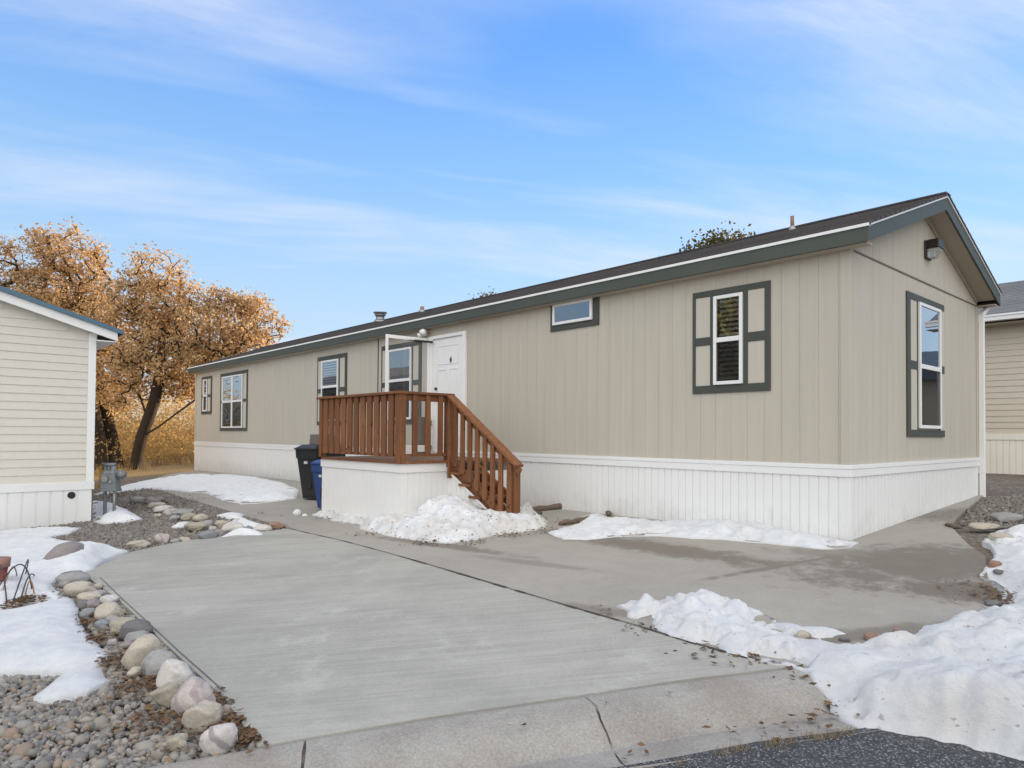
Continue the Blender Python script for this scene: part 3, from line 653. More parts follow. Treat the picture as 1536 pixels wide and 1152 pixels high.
sd.bar((hx, hy-.025, zt_-.03), (ox, oy+.025, zt_-.03), .03, .06); sd.bar((hx, hy-.025, zb_+.06), (ox, oy+.025, zb_+.06), .03, .12); sd.bar((hx, hy-.025, 1.70), (ox, oy+.025, 1.70), .03, .05)
so = sd.build('storm_door', 'white', house, bevel=.004)
mb = MB(); mb.quad((hx, hy-.03, zb_+.1), (ox, oy+.03, zb_+.1), (ox, oy+.03, zt_-.05), (hx, hy-.03, zt_-.05)); mb.build('storm_glass', 'clear', so)
mb = MB(); mb.tube([(-7.2, -.06, 2.70), (-7.33, -.36, 2.715)], .02, 8); mb.tube([(-7.33, -.36, 2.715), (-7.355, -.52, 2.72)], .009, 6); mb.build('door_closer', 'black', so)
mb = MB(); mb.cyl(-7.47, -.03, 2.84, 2.90, .05); mb.tube([(-7.47, -.05, 2.87), (-7.55, -.14, 2.84)], [.03, .05], 14); mb.tube([(-7.47, -.05, 2.88), (-7.38, -.13, 2.90), (-7.35, -.19, 2.87)], [.03, .055, .06], 14); mb.build('porch_light', 'white', house, True)
mb = MB(); mb.tube([(-9.158, -.008, BT), (-9.158, -.008, H0)], .009, 6); mb.build('cable', 'black', house)
# gable lamp
mb = MB(); mb.box(.001, .03, 2.24, 2.44, 3.27, 3.50); mb.box(.03, .165, 2.245, 2.435, 3.385, 3.50); lam = mb.build('wall_lamp', 'bronze', house, bevel=.012)
mb = MB(); mb.hexa([(.031, 2.26, 3.28), (.10, 2.26, 3.28), (.10, 2.42, 3.28), (.031, 2.42, 3.28)], [(.031, 2.25, 3.384), (.16, 2.25, 3.384), (.16, 2.43, 3.384), (.031, 2.43, 3.384)]); mb.build('lamp_lens', 'lampglass', lam, bevel=.01)

# ------------------------------------------------------------------ deck with stairs
DX0, DX1, DY, DZ = -7.46, -5.12, -2.04, .665
deck = thing('deck', (DX1, DY, gz(DX1, DY)), 'small raised entry deck of red-brown stained wood with white skirting and one stair', 'deck')
mb = MB(); profwall(mb, ribs(DX0, DX1, .1016, .008, .005), lambda s: -.42, lambda s: .53, lambda s, d, z: (s, DY-d, z)); profwall(mb, ribs(DY, -1.22, .1016, .016, .008), lambda s: -.42, lambda s: .53, lambda s, d, z: (DX1+d, s, z))
mb.quad((DX0, -.03, -.42), (DX0, DY, -.42), (DX0, DY, .53), (DX0, -.03, .53)); mb.quad((DX1, -1.22, -.42), (DX1, -.03, -.42), (DX1, -.03, .5), (DX1, -1.22, .5))
SYF = -1.245                                         # plane of the stair's outer side
SX1 = -3.72; zs0 = .53
pr = ribs(DX1, SX1-.08, .1016, .014, .007); top = lambda s: .50-(s-DX1)*(.50+.22)/(SX1-.1-DX1)
profwall(mb, pr, lambda s: -.40, top, lambda s, d, z: (s, SYF-d, z))
mb.build('skirting', 'vinyl', deck)
mb = MB(); mb.box(DX0-.015, DX1+.02, DY-.02, DY-.001, .515, .637); mb.box(DX1+.001, DX1+.02, DY-.001, SYF+.02, .515, .637); mb.box(DX0-.015, DX0-.001, DY, -.04, .515, .637)
mb.bar((DX1+.02, SYF-.012, .52), (SX1-.06, SYF-.012, -.215), .016, .03); build_each(mb, 'skirting_cap', 'vinyl', deck, .003)
mb = MB(); mb.box(DX0-.03, DX1+.05, DY-.05, DY-.012, .6375, .675); mb.box(DX1+.014, DX1+.05, DY-.012, SYF+.06, .6375, .675); 
build_each(mb, 'rim_board', 'wood_x', deck, .003)
mb = MB(); x = DX0
while x < DX1-.05:
    mb.box(x, min(x+.136, DX1), DY-.011, -.045, .63, .672); x += .141
build_each(mb, 'floor_board', 'deckboard', deck, .003)
def part(name, m, f, bev=.004):
    mb = MB(); f(mb); return mb.build(name, m, deck, bevel=bev)
RZ = 1.60
part('post', 'wood_z', lambda b: b.box(DX1-.09, DX1+.045, DY-.055, DY+.04, .638, RZ))
part('post', 'wood_z', lambda b: b.box(DX0-.03, DX0+.06, DY-.05, DY+.04, .638, RZ))
part('post', 'wood_z', lambda b: b.box(DX1-.045, DX1+.048, SYF-.05, SYF+.045, .58, RZ))
part('post', 'wood_z', lambda b: b.box(DX1+.0485, DX1+.088, SYF-.05, SYF+.045, .42, RZ-.03))
part('top_rail', 'wood_x', lambda b: b.box(DX0-.06, DX1+.07, DY-.09, DY+.055, RZ, RZ+.036))
part('top_rail', 'wood_y', lambda b: b.box(DX1-.075, DX1+.07, DY+.056, SYF+.06, RZ, RZ+.036))
part('rail_board', 'wood_x', lambda b: b.box(DX0+.06, DX1-.05, DY-.02, DY+.018, RZ-.09, RZ-.001))
part('rail_board', 'wood_y', lambda b: b.box(DX1-.02, DX1+.018, DY+.04, SYF-.05, RZ-.09, RZ-.001))
part('bottom_rail', 'wood_x', lambda b: b.box(DX0+.06, DX1-.05, DY-.02, DY+.018, .735, .775))
part('bottom_rail', 'wood_y', lambda b: b.box(DX1-.02, DX1+.018, DY+.04, SYF-.05, .735, .775))
for k in range(11):
    x = DX0+.19+(DX1-DX0-.40)*k/10
    part('baluster', 'wood_z', lambda b: b.box(x-.066, x+.066, DY-.052, DY-.021, .735, RZ-.002), .003)
for k in range(3):
    y = DY+.19+(SYF-DY-.36)*k/2
    part('baluster', 'wood_z', lambda b: b.box(DX1+.019, DX1+.05, y-.04, y+.04, .735, RZ-.002), .003)
# stairs: stringers, treads, sloping rail
NT = 4; rise = (.665+.11)/5; run = (-4.15-DX1-.05)/NT
for y in (SYF+.02, -.79): SXe = SX1 if y < -1 else -4.22; ze_ = .02 if y < -1 else .18; part('stringer', 'wood_x', lambda b: b.hexa([(DX1+.02, y, .66), (DX1+.02, y+.038, .66), (DX1+.02, y+.038, .38), (DX1+.02, y, .38)][::-1], [(SXe+.02, y, ze_), (SXe+.02, y+.038, ze_), (SXe+.02, y+.038, ze_-.19), (SXe+.02, y, ze_-.19)][::-1]))
for k in range(NT):
    x = DX1+.05+run*k; z = .665-rise*(k+1)
    part('tread', 'wood_y', lambda b: b.box(x, x+run+.03, SYF-.03, -.75, z-.038, z))
slope = (1.47-.675)/(DX1+.07-SX1)                   # rail line falls with the stair
rz = lambda x: 1.60-(x-DX1-.03)*(1.60-.66)/(SX1+.08-DX1-.03)
part('newel_post', 'wood_z', lambda b: b.box(SX1-.07, SX1+.02, SYF-.05, SYF+.04, -.16, rz(SX1)-.04))
part('newel_post', 'wood_z', lambda b: b.box(SX1+.028, SX1+.066, SYF-.02, SYF+.075, -.16, rz(SX1)-.07))
part('handrail', 'wood_x', lambda b: b.bar((DX1+.04, SYF-.005, rz(DX1+.04)+.018), (SX1+.13, SYF-.005, rz(SX1+.13)+.018), .14, .036))
part('rail_board', 'wood_x', lambda b: b.bar((DX1+.09, SYF+.0, rz(DX1+.09)-.05), (SX1+.14, SYF+.0, rz(SX1+.14)-.05), .036, .088))
lz = lambda x: rz(x)-.86
part('bottom_rail', 'wood_x', lambda b: b.bar((DX1+.09, SYF+.0, lz(DX1+.09)), (SX1-.06, SYF+.0, lz(SX1-.06)), .036, .09))
for k in range(7):
    x = DX1+.22+(SX1-.12-DX1-.20)*k/6.6
    part('baluster', 'wood_z', lambda b: b.box(x-.04, x+.04, SYF-.052, SYF-.021, lz(x)-.02, rz(x)-.03), .003)
# weathered panel standing on the deck against the house
o = MB(); o.box(-7.72+.3, -6.98+.0, -.11, -.07, .673, 1.42); 
pan = thing('wooden_panel', (-7.3, -.09, .672), 'weathered grey wooden panel leaning on the wall left of the door', 'panel')
mb = MB()
for k in range(4): mb.box(-7.70+.125*k, -7.585+.125*k, -.12, -.09, .673, 1.36)
build_each(mb, 'plank', 'oldwood', pan, .003); mb = MB(); mb.box(-7.70, -7.21, -.089, -.06, 1.20, 1.29); mb.box(-7.70, -7.21, -.089, -.06, .76, .85); build_each(mb, 'batten', 'oldwood', pan)

# ------------------------------------------------------------------ wheeled bins
def bin_(g, s, body, label, rot, extra):
    root = thing('wheeled_bin', (g[0], g[1], gz(g[0], g[1])+.004), label, 'bin', 'wheeled bins beside the deck')
    mb = MB(); w0, d0, w1, d1, h = .22*s, .24*s, .30*s, .36*s, .92*s
    lev = [(.0, w0, d0), (.05*s, w0*1.02, d0*1.02), (.75*s, w1*.93, d1*.92), (.76*s, w1*.98, d1*.97), (h, w1, d1)]
    ring = lambda z, w, d: [(-w, -d, z), (w, -d, z), (w, d, z), (-w, d, z)]
    for (a, c) in zip(lev[:-1], lev[1:]): mb.hexa(ring(*a), ring(*c))
    bo = mb.build('body', body, root, bevel=.02*s)
    mb = MB(); mb.hexa(ring(h, w1*1.06, d1*1.06), ring(h+.035*s, w1*1.07, d1*1.08)); mb.hexa(ring(h+.036*s, w1*1.0, d1*1.02), ring(h+.10*s, w1*.72, d1*.75)); mb.build('lid', body, root, bevel=.015*s)
    mb = MB(); mb.tube([(-w1*.8, d1*1.02, h-.03), (-w1*.8, d1*1.3, h+.02), (w1*.8, d1*1.3, h+.02), (w1*.8, d1*1.02, h-.03)], .016*s, 8); mb.build('handle', body, root, True)
    for sx in (-1, 1):
        mb = MB(); mb.tube([(sx*w0*.98, d0*1.05, .11*s), (sx*w0*1.28, d0*1.05, .11*s)], .11*s, 18); mb.build('wheel', 'black', root, True)
    mb = MB(); mb.box(-.045*s, .045*s, -d1*.95-.012, -d1*.95+.01, .66*s, .71*s); mb.build('sticker', 'label', bo)
    mb = MB(); mb.box(-.075*s, .075*s, -d0*1.14-.012, -d0*1.1, .20*s, .42*s); mb.box(-.08*s, .08*s, -d0*1.2-.006, -d0*1.2+.01, .42*s, .435*s); mb.build('recess', 'dark', bo)
    for c in root.children_recursive: pass
    root.rotation_euler = (0, 0, rot)
    for c in root.children: c.matrix_parent_inverse = Matrix.Identity(4)
    for c in root.children:
        for q in c.children: q.matrix_parent_inverse = Matrix.Identity(4)
    return root
gb = G(458, 752); gb = np.array([gb[0]-.05, gb[1]+.32, 0])
bin_(gb, .98, 'black', 'black wheeled bin with a box lying on its lid', R(12), None)
bin_(np.array([-7.79, -1.66, 0]), .80, 'blue', 'blue wheeled bin half hidden by the white deck skirting', R(12), None)
zb0 = gz(gb[0], gb[1])+.004+.98*(.92+.10)
bx = thing('box', (gb[0], gb[1], zb0), 'grey-brown box lying on top of the black bin', 'box')
mb = MB(); mb.hexa([(gb[0]-.16, gb[1]-.16, zb0+.001), (gb[0]+.42, gb[1]-.12, zb0+.001), (gb[0]+.40, gb[1]+.16, zb0+.001), (gb[0]-.18, gb[1]+.14, zb0+.001)], [(gb[0]-.14, gb[1]-.15, zb0+.19), (gb[0]+.42, gb[1]-.11, zb0+.17), (gb[0]+.40, gb[1]+.15, zb0+.17), (gb[0]-.16, gb[1]+.13, zb0+.19)])
mb.build('carton', 'box', bx, bevel=.004); mb = MB(); mb.box(gb[0]-.13, gb[0]+.39, gb[1]-.015, gb[1]+.015, zb0+.191, zb0+.194); mb.build('flap_seam', 'label' if False else 'dark', bx)

# ------------------------------------------------------------------ left neighbour home
NX, NY = -10.0, -4.81
ln = thing('neighbour_home', (NX, NY, gz(NX, NY)), 'cream lap-sided mobile home with blue roof edge at the left edge', 'mobile home')
NW = 5.6; nr = NY-NW/2; nzs = 2.645; nsl = .298
ntop = lambda y: nzs+.02+nsl*(NY-y if y > nr else y-(NY-NW))
mb = MB(); z = .24; lap = .127
while z < ntop(nr):
    z1 = z+lap
    a = NY if z1 < nzs else NY-(z1-nzs-.02)/nsl*.98
    c = NY-NW if z1 < nzs else NY-NW+(z1-nzs-.02)/nsl*.98
    if a-c > .1:
        mb.quad((NX+.014, c, z), (NX+.014, a, z), (NX+.003, a, z1), (NX+.003, c, z1)); mb.quad((NX+.002, c, z), (NX+.002, a, z), (NX+.014, a, z), (NX+.014, c, z))
    z = z1
z = .24
while z < nzs:
    z1 = z+lap
    mb.quad((NX, NY+.014, z), (NX-16, NY+.014, z), (NX-16, NY+.003, z1), (NX, NY+.003, z1)); mb.quad((NX, NY+.002, z), (NX-16, NY+.002, z), (NX-16, NY+.014, z), (NX, NY+.014, z)); z = z1
mb.poly([(NX, NY-NW, .1), (NX, NY, .1), (NX, NY, nzs+.02), (NX, nr, ntop(nr)), (NX, NY-NW, nzs+.02)]); mb.box(NX-16, NX-.01, NY-NW, NY, .1, nzs+.02)
mb.build('wall', 'lapwhite', ln)
mb = MB(); profwall(mb, ribs(NY-NW, NY, .18, .03, .012), lambda s: -.7, lambda s: .12, lambda s, d, z: (NX+.02+d, s, z)); profwall(mb, ribs(NX-16, NX+.02, .18, .03, .012), lambda s: -.75, lambda s: .12, lambda s, d, z: (s, NY+.02+d, z)); sk = mb.build('skirting', 'vinyl', ln)
mb = MB(); mb.tube([(NX+.018, -5.09, .035), (NX+.03, -5.09, .035)], .055, 20); mb.build('round_vent', 'black', sk)
mb = MB(); mb.box(NX-.001, NX+.034, NY-NW, NY+.034, .115, .24); mb.box(NX-16, NX-.001, NY, NY+.034, .115, .24); build_each(mb, 'belt_trim', 'vinyl', ln, .003)
mb = MB(); mb.box(NX+.0145, NX+.026, NY-.085, NY+.026, .241, nzs+.01); mb.box(NX-.09, NX+.0145, NY+.0145, NY+.026, .241, nzs); build_each(mb, 'corner_trim', 'white', ln, .003)
nov = .30
def nroof(mb, x0, x1, t0, t1, ov, ov1=None):
    for sgn in (0, 1):
        fy = (lambda y: y) if not sgn else (lambda y: 2*nr-y)
        q = [(fy(NY+ov), ntop(NY)-nsl*ov+t0), (fy(nr), ntop(nr)+t0), (fy(nr), ntop(nr)+t1), (fy(NY+ov), ntop(NY)-nsl*ov+t1)]
        mb.hexa([(x0, *p) for p in q], [(x1, *p) for p in q])
mb = MB(); nroof(mb, NX-16.2, NX+.19, .155, .17, .36); mb.build('roof', 'shingle_grey', ln)
mb = MB(); nroof(mb, NX+.155, NX+.215, .105, .172, .375); mb.box(NX-16.2, NX+.155, NY+.355, NY+.375, ntop(NY)-nsl*.37+.09, ntop(NY)-nsl*.37+.16); build_each(mb, 'roof_edge', 'blueroof', ln)
mb = MB(); nroof(mb, NX+.14, NX+.17, -.03, .104, nov); build_each(mb, 'rake_fascia', 'white', ln)
mb = MB(); ez = ntop(NY)-nsl*nov; mb.box(NX-16.1, NX+.139, NY+nov-.02, NY+nov, ez-.05, ez+.10); mb.build('eave_fascia', 'white', ln)
mb = MB(); nroof(mb, NX, NX+.14, -.012, .0, nov-.021); mb.box(NX-16, NX+.139, NY+.015, NY+nov-.021, ntop(NY)-nsl*nov-.05, ntop(NY)-nsl*nov-.035); build_each(mb, 'soffit', 'white', ln)

# ------------------------------------------------------------------ right neighbour home
RYN = 8.5; rx0, rx1 = -15., 1.5
rn = thing('neighbour_home', (rx1, RYN, gz(rx1, RYN)), 'beige lap-sided home with white gutter behind the right gable', 'mobile home')
mb = MB(); z = 1.13
while z < 3.27:
    mb.quad((rx0, RYN-.014, z), (rx1, RYN-.014, z), (rx1, RYN-.002, z+.114), (rx0, RYN-.002, z+.114)); mb.quad((rx0, RYN, z), (rx1, RYN, z), (rx1, RYN-.014, z), (rx0, RYN-.014, z)); z += .114
mb.box(rx0, rx1, RYN, RYN+4.8, .9, 3.27); mb.poly([(rx1, RYN, 3.27), (rx1, RYN+4.8, 3.27), (rx1, RYN+2.4, 4.33)]); mb.poly([(rx0, RYN+4.8, 3.27), (rx0, RYN, 3.27), (rx0, RYN+2.4, 4.33)]); mb.build('wall', 'laptan', rn)
mb = MB(); profwall(mb, ribs(rx0, rx1, .1016, .02, .012), lambda s: 0.1, lambda s: 1.02, lambda s, d, z: (s, RYN-.02-d, z)); mb.box(rx0+.01, rx1, RYN, RYN+4.8, .1, .9); mb.build('skirting', 'creamskirt', rn)
mb = MB(); mb.box(rx0, rx1, RYN-.034, RYN-.001, 1.02, 1.13); mb.build('belt_trim', 'creamskirt', rn)
mb = MB(); n = 20
for k in range(n):
    a = RYN-.36+(2.4+.36)*k/n; c = RYN-.36+(2.4+.36)*(k+1)/n+.02; zz = lambda y: 3.36+(y-RYN+.36)*.40
    mb.quad((rx0-.3, a, zz(a)+.014), (rx1+.3, a, zz(a)+.014), (rx1+.3, c, zz(c)+.004), (rx0-.3, c, zz(c)+.004)); mb.quad((rx0-.3, a, zz(a)-.01), (rx1+.3, a, zz(a)-.01), (rx1+.3, a, zz(a)+.014), (rx0-.3, a, zz(a)+.014))
zz = lambda y: 3.36+(y-RYN+.36)*.40; yr = RYN+2.4
mb.quad((rx0-.3, yr, zz(yr)), (rx1+.3, yr, zz(yr)), (rx1+.3, yr+2.76, 3.36), (rx0-.3, yr+2.76, 3.36)); mb.build('roof', 'shingle_grey', rn)
mb = MB(); mb.box(rx0-.3, rx1+.3, RYN-.40, RYN-.37, 3.25, 3.365); mb.box(rx0-.3, rx1+.3, RYN-.47, RYN-.40, 3.245, 3.26); mb.box(rx0-.3, rx1+.3, RYN-.485, RYN-.47, 3.25, 3.335); mb.box(rx0-.3, rx1+.3, RYN-.50, RYN-.485, 3.325, 3.36); mb.build('gutter', 'white', rn, bevel=.004)
mb = MB(); mb.box(rx0-.3, rx1+.3, RYN-.37, RYN-.001, 3.20, 3.215); mb.build('soffit', 'soffit', rn)

# home farther up the street: keeps the low sun off the street and shows as a dark roof in the gable window
fh = thing('neighbour_home', (2, 24, gz(2, 24)), 'low home with slate-blue roof, seen mirrored in the gable window', 'mobile home')
mb = MB(); mb.box(1.0, 24, 24, 29, .8, 3.55); mb.poly([(1.0, 24, 3.55), (1.0, 26.5, 4.75), (1.0, 29, 3.55)]); mb.build('wall', 'laptan', fh)
mb = MB(); mb.quad((.7, 23.6, 3.40), (24.3, 23.6, 3.40), (24.3, 26.5, 4.85), (.7, 26.5, 4.85)); mb.quad((24.3, 29.4, 3.40), (.7, 29.4, 3.40), (.7, 26.5, 4.85), (24.3, 26.5, 4.85)); mb.build('roof', M('slate_blue_roof', (.06, .085, .12), .8, .2, 3, .2, 30), fh)
for wx_ in (3., 7., 11., 15.):
    mb = MB(); mb.box(wx_, wx_+1.2, 23.95, 24.01, 1.9, 3.0); wn_ = mb.build('window', 'white', fh); mb = MB(); mb.box(wx_+.06, wx_+1.14, 23.94, 23.949, 1.96, 2.94); mb.build('pane', 'glass', wn_)

# ------------------------------------------------------------------ gas meter
gm = G(172, 776); mx_, my_ = gm[0], gm[1]; mz = gz(mx_, my_)
gmt = thing('gas_meter', (mx_, my_, mz), 'grey gas meter on two posts beside the corner of the cream home', 'gas meter')
dR = np.array([r_[0], r_[1]]); k_ = 11.4/F
def mp(px, py, off=0.): q = np.array([mx_, my_])+dR*(px-172)*k_+np.array([fw[0], fw[1]])*off; return (q[0], q[1], mz+(776-py)*k_)
mb = MB(); mb.bar(mp(153, 735), mp(178, 735), .18, .05); a = [mp(152.5, 734, -.09), mp(177, 734, -.09), mp(177, 734, .09), mp(152.5, 734, .09)]; c = [mp(155, 711, -.09), mp(175, 711, -.09), mp(175, 711, .09), mp(155, 711, .09)]
mb.hexa(a, c); mb.hexa(c, [mp(159, 706, -.06), mp(171, 706, -.06), mp(171, 706, .06), mp(159, 706, .06)]); bd = mb.build('meter_body', 'meter', gmt, bevel=.015)
mb = MB(); mb.tube([mp(162, 718, -.088), mp(162, 718, -.125)], .055, 16); mb.tube([mp(170, 722, -.088), mp(170, 722, -.11)], .03, 12); mb.build('dial', 'metal', bd)
mb = MB(); mb.tube([mp(171, 790), mp(171, 716)], .024, 10); mb.build('post', 'metal', gmt, True)
mb = MB(); mb.tube([mp(154.5, 785, .05), mp(154.5, 698, .05)], .027, 10); mb.tube([mp(149, 697.5, .05), mp(170, 697.5, .02)], .03, 10); mb.tube([mp(168, 700, .02), mp(169, 712, .0)], .035, 10); mb.tube([mp(160, 699, .05), mp(160, 708, .02)], .025, 10); mb.build('riser_pipe', 'meter', gmt, True)
mb = MB(); mb.tube([mp(176, 713), mp(181, 712), mp(187, 712)], [.05, .065, .045], 12); mb.tube([mp(180, 706), mp(180, 719)], .04, 10); mb.build('regulator', 'meter', gmt, True)
mb = MB(); mb.tube([mp(150, 697.5, .05), mp(147.5, 699, .05), mp(147, 725, .05), mp(145, 732, .0), mp(139, 733, -.02)], .022, 10); mb.build('yellow_pipe', 'yellow', gmt, True)

# ------------------------------------------------------------------ trees
def leafquads(C_, n, rad, size, rng, flat=.8):
    m_ = len(C_)*n; c = np.repeat(C_, n, 0)+rng.normal(0, 1, (m_, 3))*rad*np.array([1, 1, flat])
    a = rng.normal(0, 1, (m_, 3)); a /= np.linalg.norm(a, axis=1)[:, None]; b_ = np.cross(a, rng.normal(0, 1, (m_, 3))); b_ /= np.linalg.norm(b_, axis=1)[:, None]
    s = size*rng.uniform(.6, 1.3, (m_, 1)); a = a*s; b_ = b_*s*.62; nrm = np.cross(a, b_)/s*.25
    V = np.stack([c-a, c-b_*.9-nrm*.3, c+a*1.05, c+b_*.9-nrm*.3], 1).reshape(-1, 3); return V, np.arange(m_*4).reshape(-1, 4)
def tree(name, label, trunkpts, r0, ells, ntips, leafm, lpt, lsize, lrad, seed, group=None, step=.4, bare=0., cat='tree'):
    rng = np.random.default_rng(seed); P = []; par = []
    for ch in trunkpts:                              # trunk and main limbs, each a chain (start index or -1, points)
        st, pts = ch; prev = st
        for q in pts: P.append(np.asarray(q, float)); par.append(prev); prev = len(P)-1
    tips = []; vol = np.array([e[3]*e[4]*e[5] for e in ells]); vol = vol**.8; cnt = np.maximum(3, (vol/vol.sum()*ntips)).astype(int)
    for e, n in zip(ells, cnt):
        d = rng.normal(0, 1, (n, 3)); d /= np.linalg.norm(d, axis=1)[:, None]; rr = rng.uniform(.12, 1, (n, 1))**(1/2.4)
        rr *= (.82+.3*vnoise(d[:, 0]*2.2+seed, d[:, 2]*2.2+d[:, 1]*1.7+9))[:, None]
        tips.append(np.array(e[:3])+d*rr*np.array(e[3:6]))
    tips = np.vstack(tips); top_ = P[len(trunkpts[0][1])-1]; tips = tips[np.argsort(np.linalg.norm(tips-np.array(top_), axis=1))]
    tipn = []; fixed = len(P)
    for t in tips:
        A = np.array(P); dd = np.linalg.norm(A-t, axis=1)+.35*np.maximum(0, A[:, 2]-t[2]+.2); dd[:3] += 3
        j = int(np.argmin(dd)); L = np.linalg.norm(P[j]-t); n = max(1, int(L/step)); p0 = P[j].copy()
        bend = rng.normal(0, .09*L, 3)
        for k in range(1, n+1):
            u = k/n; q = p0+(t-p0)*u+bend*math.sin(math.pi*u)+rng.normal(0, .035, 3)*(k < n); P.append(q); par.append(j); j = len(P)-1
        tipn.append(j)
    P = np.array(P); cntt = np.zeros(len(P)); istip = np.zeros(len(P)); istip[tipn] = 1
    for i in range(len(P)-1, -1, -1):
        cntt[i] += istip[i]
        if par[i] >= 0: cntt[par[i]] += cntt[i]
    cntt = np.maximum(cntt, 1); pw = math.log(r0/.011)/math.log(cntt[0]); rad = .011*cntt**pw
    rad[0] *= 1.3
    V = []; Fc = []
    k = 0; nn = 7; ang = np.linspace(0, 2*np.pi, nn, endpoint=False)
    for i in range(len(P)):
        j = par[i]
        if j < 0: continue
        d = P[i]-P[j]; L = np.linalg.norm(d)
        if L < 1e-4: continue
        d /= L; a = np.cross(d, [0.3, .2, 1.]); a /= np.linalg.norm(a)+1e-9; c = np.cross(d, a)
        ra = min(rad[j], rad[i]*1.35); ring = np.cos(ang)[:, None]*a+np.sin(ang)[:, None]*c
        V.append(P[j]-d*ra*.3+ring*ra); V.append(P[i]+ring*rad[i])
        Fc.append(np.array([(k+q, k+(q+1) % nn, k+nn+(q+1) % nn, k+nn+q) for q in range(nn)])); k += 2*nn
    root = thing(name, P[0], label, cat, group)
    npmesh('trunk', np.vstack(V), np.vstack(Fc), 'bark', root, True)
    T = P[tipn]; keep = rng.random(len(T)) > bare
    mids = P[fixed:][rng.random(len(P)-fixed) < .25]
    V, Fq = leafquads(np.vstack([T[keep], mids]), lpt, lrad, lsize, rng); npmesh('crown', V, Fq, leafm, root)
    return root
def E_(px, py, d, rx, ry, rdep=None):
    k = d/F; c = at(px, py, d); return (*c, rx*k, (rdep or rx)*k, ry*k)
def grd(px, py): g = G(px, py); return np.array([g[0], g[1], gz(g[0], g[1])-.1])
D = 24.4
gA = grd(205, 702)
tree('oak_tree', 'golden-brown oak with a forked leaning trunk right beside the far end of the tan home', [(-1, [gA, at(207, 680, D), at(213, 655, D), at(222, 630, D), at(232, 600, D), at(240, 565, D), at(243, 530, D)]), (2, [at(238, 640, D-.3), at(262, 622, D-.4), at(290, 602, D-.5), at(315, 575, D-.5)]), (3, [at(212, 600, D+.5), at(200, 565, D+.8)])],
     .20, [E_(235, 410, D, 52, 40), E_(240, 460, D, 75, 45), E_(305, 495, D, 105, 52, 90), E_(392, 492, D+.5, 38, 55), E_(345, 455, D, 42, 28), E_(255, 545, D, 100, 45, 90), E_(350, 545, D, 75, 40), E_(195, 490, D, 60, 70), E_(175, 590, D, 40, 30), E_(270, 580, D+1, 50, 28)], 900, 'oakleaf', 28, .062, .165, 5, 'oaks at the far end of the lot')
D2 = 26.; gB = grd(176, 701)
tree('oak_tree', 'tall golden-brown oak behind the cream home, dark trunk next to the gas meter', [(-1, [gB, at(171, 670, D2), at(164, 640, D2), at(156, 600, D2), at(146, 550, D2), at(132, 500, D2), at(122, 450, D2)]), (4, [at(120, 505, D2), at(100, 460, D2)])],
     .21, [E_(100, 385, D2, 60, 46), E_(75, 430, D2, 50, 40), E_(95, 480, D2, 95, 55), E_(160, 555, D2, 55, 70), E_(140, 440, D2, 35, 40)], 640, 'oakleaf', 28, .062, .165, 11, 'oaks at the far end of the lot')
D3 = 25.5; gC = grd(152, 703)
tree('oak_tree', 'golden-brown oak at the left edge rising over the blue roof edge', [(-1, [gC, at(150, 660, D3), at(140, 610, D3), at(115, 550, D3), at(70, 500, D3), at(35, 460, D3)])],
     .2, [E_(6, 405, D3, 36, 48), E_(40, 480, D3, 80, 50), E_(-70, 440, D3, 60, 60)], 420, 'oakleaf', 28, .062, .165, 17, 'oaks at the far end of the lot')
def crowntree(px, py, d, rx, ry, label, seed, leafm='greenleaf', grp='trees behind the tan home', tips=420, lpt=55, ls=.05):
    c = at(px, py, d); g0 = np.array([c[0]+.4, c[1]+.3, gz(c[0], c[1])-.1]); k = d/F
    tree('tree', label, [(-1, [g0, (g0*.75+c*.25), (g0*.5+c*.5)+np.array([.2, .1, 0]), c-np.array([0, 0, .2])])], .26, [(c[0], c[1], c[2], rx*k, rx*k, ry*k)], tips, leafm, lpt, ls, .2, seed, grp)
crowntree(1085, 425, 17.5, 68, 72, 'olive-green tree whose crown top shows above the roof near the right vent pipe', 23)
crowntree(742, 487, 21, 34, 42, 'small olive-green tree barely showing over the roof middle', 29, tips=120)

g0 = np.array([-9.0, -14.2, gz(-9., -14.2)-.1]); c0 = np.array([-8.9, -14.0, 4.3])
tree('tree', 'leafy yellow-green tree across the lawn, mirrored in the near window', [(-1, [g0, g0*.7+c0*.3, g0*.4+c0*.6, c0])], .2, [(*c0, 2.0, 2.0, 2.4)], 260, M_green2 if False else 'mirrorleaf', 40, .09, .28, 31, 'trees on the neighbouring lot')
